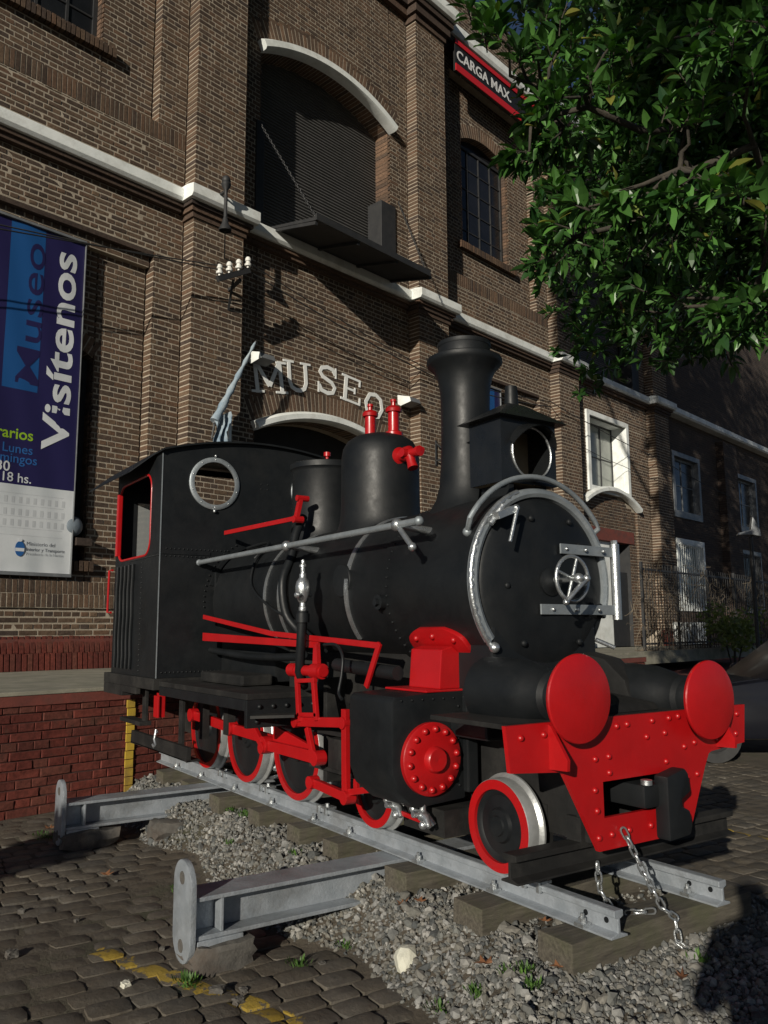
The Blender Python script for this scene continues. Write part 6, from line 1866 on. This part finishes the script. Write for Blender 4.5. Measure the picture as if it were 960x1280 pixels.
for L_ in near_leaves:
    p = L_[0]; v3 = vis(p.x, p.y, p.z)
    (inview if v3 and 0 < v3[0] < 960 and 0 < v3[1] < 1280 else cn_).append(L_)
rnd.shuffle(inview)
for p, Q, i, s_ in inview[:300]:
    o = bpy.data.objects.new('leaf', LFM[i]); COL.objects.link(o); o.parent = tree.e; o.location = p - TB
    o.rotation_mode = 'QUATERNION'; o.rotation_quaternion = Q; o.scale = (s_,)*3
for p, Q, i, s_ in inview[300:] + cn_:
    l = LF[i]; crown.add([p + Q @ (Vector(w)*s_) for w in l.v], l.f)
tree.part('crown', crown, M['leaf'], kind='stuff')
tree.part('branch', bough, M['bark'], smooth=60)
# unseen tall tree added behind the viewer to shade the far bays and the inner crown
t = Thing('added_shade_tree', 'unseen tall tree added behind the viewer for its shade, with a high dense crown', 'tree', (6.9, -5.2, GZ))
t.part('trunk', MB().tube([(6.9,-5.2,GZ-.1),(6.9,-5.2,3.),(7.0,-5.3,7.5),(7.1,-5.3,10.)], [.34,.26,.2,.1], 12).tube([(6.95,-5.25,6.5),(6.2,-5.8,9.)], [.12,.05], 8).tube([(6.95,-5.25,6.5),(8.4,-4.2,9.5)], [.12,.05], 8), M['bark'], smooth=60)
sc_ = MB(); k = 0
while k < 11000:
    s_, h_, l_ = rnd.uniform(-.4, 5.9), rnd.uniform(8.8, 15.2), rnd.gauss(-8., .9)
    if s_ < .9 and h_ < 9.4: continue
    e_ = ((s_-2.8)/3.4)**4 + ((h_-12.0)/3.4)**4
    if e_ > rnd.uniform(.7, 1.1) or h_ > 12.2 + max(0, s_-1.3)*2.2: continue
    p = Vector((s_*.82 - l_*.57, s_*.57 + l_*.82, h_)); q = rnd.uniform(1.5,2.3)
    Q = leafq(Vector((rnd.gauss(0,1), rnd.gauss(0,1), rnd.gauss(0,.6))), rnd)
    sc_.add([p + Q @ (Vector(w)*q) for w in ((0,0,0),(.08,.045,.01),(.16,0,-.02),(.08,-.045,.01))], [(0,1,2),(0,2,3)]); k += 1
t.part('crown', sc_, M['leaf'], kind='stuff')
# small street tree on the sunny side, out of the picture; its shade falls across the setts and the girder
t = Thing('young_tree', 'young street tree with a small round crown on the sunny side of the street', 'tree', (-2.3, -5.95, GZ))
t.part('trunk', MB().tube([(-2.3,-5.95,GZ-.05),(-2.32,-5.95,1.2),(-2.3,-5.9,2.2)], [.06,.05,.03], 8), M['bark'], smooth=60)
yc = MB()
leafball(yc, (-2.35,-5.95,2.45), .46, 300, .2, rnd, .7)
t.part('crown', yc, M['leaf'], kind='stuff')

# ------------------------------------------------------------------ photographer, behind the camera: only the shadow reaches the picture
def person():
    me = bpy.data.meshes.new('person')
    b = Vector((.36,-.24,GZ)); f = Vector((-.83,.556,0)); r_ = Vector((.556,.83,0))
    H = 2.16
    def q(fw, rt, z): return b + f*fw + r_*rt + V(0,0,z*H)
    V_ = [q(0,0,.53), q(0,0,.62), q(.0,0,.72), q(0,0,.81), q(.01,0,.86), q(.04,0,.90), q(.05,0,.955),
          q(0,-.10,.50), q(.03,-.12,.28), q(0,-.13,.045), q(.16,-.15,.02), q(0,.10,.50), q(.03,.12,.28), q(0,.13,.045), q(.16,.15,.02),
          q(0,-.21,.80), q(.10,-.27,.68), q(.30,-.10,.80), q(0,.21,.80), q(.10,.27,.68), q(.30,.10,.80)]
    E_ = [(0,1),(1,2),(2,3),(3,4),(4,5),(5,6),(0,7),(7,8),(8,9),(9,10),(0,11),(11,12),(12,13),(13,14),(3,15),(15,16),(16,17),(3,18),(18,19),(19,20)]
    Rr = [k*1.15 for k in [.17,.16,.185,.15,.07,.10,.105,.12,.08,.055,.05,.12,.08,.055,.05,.085,.06,.045,.085,.06,.045]]
    base_ = b
    me.from_pydata([v_ - base_ for v_ in V_], E_, [])
    o = bpy.data.objects.new('person', me); COL.objects.link(o); o.location = base_
    o.modifiers.new('Skin', 'SKIN'); 
    for sv, rr in zip(me.skin_vertices[0].data, Rr): sv.radius = (rr, rr)
    me.skin_vertices[0].data[0].use_root = True
    ss = o.modifiers.new('Sub', 'SUBSURF'); ss.levels = 2; ss.render_levels = 2
    me.materials.append(pbr('dark coat', (.03,.03,.035), (.04,.04,.045), .9, 5))
    props(o, 'person in a dark coat standing with both hands raised at eye level', 'person')
person()

# ------------------------------------------------------------------ weeds, fallen leaves, pebbles
def weed(c, n, size, seed):
    r = random.Random(seed); mb = MB()
    for k in range(n):
        a = r.uniform(0, 2*PI); e = r.uniform(.15,1.1); rr = r.uniform(0,size)
        p = Vector((c[0] + rr*math.cos(a), c[1] + rr*math.sin(a)*.8, c[2]))
        d = Vector((math.cos(a)*math.cos(e), math.sin(a)*math.cos(e), math.sin(e))); s_ = r.uniform(.010,.026); w = d.cross(V(0,0,1)).normalized()*s_*.3
        up = V(0,0,r.uniform(.0,.03))
        mb.add([p, p + d*s_*.5 + w + up*.5, p + d*s_ + up, p + d*s_*.5 - w + up*.5], [(0,1,2),(0,2,3)])
    return mb
def surf(x, y): return GZ + earthz(x, y) + bedheight(x, y)
WLAB = ['low green weed in the ballast beside the sleeper by the platform girder', 'smaller weed just behind the tufted one by the platform girder', 'green weed at the foot of the end plate by the yellow line', "weed in the ballast beside the nearer girder's inner end", 'weed at the lower end of the long chain', 'weed in the shade beside the stone block of the yellow-line girder', 'weed at the ballast edge beside the pale stone', 'weed on the bare earth between the two girders', 'weed at the ballast edge between the two girders', 'weed among the ballast below the second sleeper', 'weed between the sleepers behind the nearer girder', 'weed growing along the foot of the platform wall', 'weed beside a curled brown leaf at the ballast edge', 'weed among pale ballast stones by the front sleeper end', 'weed on the setts just off the ballast edge by the front sleeper']
for i, (x, y, n, s_) in enumerate(((-6.75,3.10,150,.13),(-7.0,3.05,90,.09),(-4.40,1.70,90,.09),(-4.35,2.62,40,.08),(-2.70,3.62,70,.06),(-4.30,2.30,60,.08),(-3.36,2.56,60,.08),(-5.9,2.2,50,.10),(-6.3,2.75,40,.07),(-3.1,2.75,30,.06),(-5.4,2.85,30,.06),(-8.1,1.75,60,.15),(-3.22,2.66,60,.07),(-3.02,2.80,50,.07),(-2.9,2.72,50,.06))):
    single('weed', weed((x, y, surf(x,y)+.012), n, s_, i), M['weed'], WLAB[i], 'weed', 'weeds in the ballast and setts', base=(x, y, surf(x,y)))
def dead_leaf(x, y, a, s_):
    z = surf(x, y) + .028; mb = MB(); ca_, sa_ = math.cos(a), math.sin(a)
    for u, v_, h_ in ((-1.1,0,.1),(-.5,.25,.1),(-.35,.75,.4),(.05,.3,.05),(.55,.55,.35),(.45,.12,.1),(1.2,-.05,.5),(.4,-.15,.05),(.3,-.6,.2),(-.1,-.2,.0),(-.5,-.5,.25),(-.45,-.12,.05),(0,0,.02)): mb.v.append((x + s_*(u*ca_ - v_*sa_), y + s_*(u*sa_ + v_*ca_), z + s_*h_))
    mb.f = [(i, (i+1) % 12, 12) for i in range(12)]
    single('fallen_leaf', mb, M['fallen'], 'brown fallen leaf lying on the ground', 'leaf', 'fallen leaves')
for x, y, a, s_ in ((-6.55,1.87,.4,.07),(-3.30,2.80,1.1,.06),(-8.35,1.85,2.,.07),(-8.3,2.1,.7,.05),(-4.05,2.95,.2,.05),(-2.62,3.4,2.2,.05),(-2.95,2.95,.9,.05),(-3.4,3.3,.3,.04),(-4.15,2.9,1.9,.05)): dead_leaf(x, y, a, s_)
for i, (x, y, s_) in enumerate(((-4.55,1.42,.035),(-4.95,1.75,.02),(-5.7,1.45,.02),(-4.15,1.90,.03),(-4.2,1.78,.045),(-4.05,1.83,.035),(-4.22,2.40,.03),(-6.1,1.2,.03),(-5.3,1.0,.04),(-6.4,1.9,.02))):
    single('pebble', rough_block((x, y, surf(x,y)), s_*1.6, s_*1.2, s_, 40+i, s_*.12, i), M['stone'] if i else M['whitestone'], 'small loose pebble lying on the setts', 'pebble', 'loose pebbles on the setts')
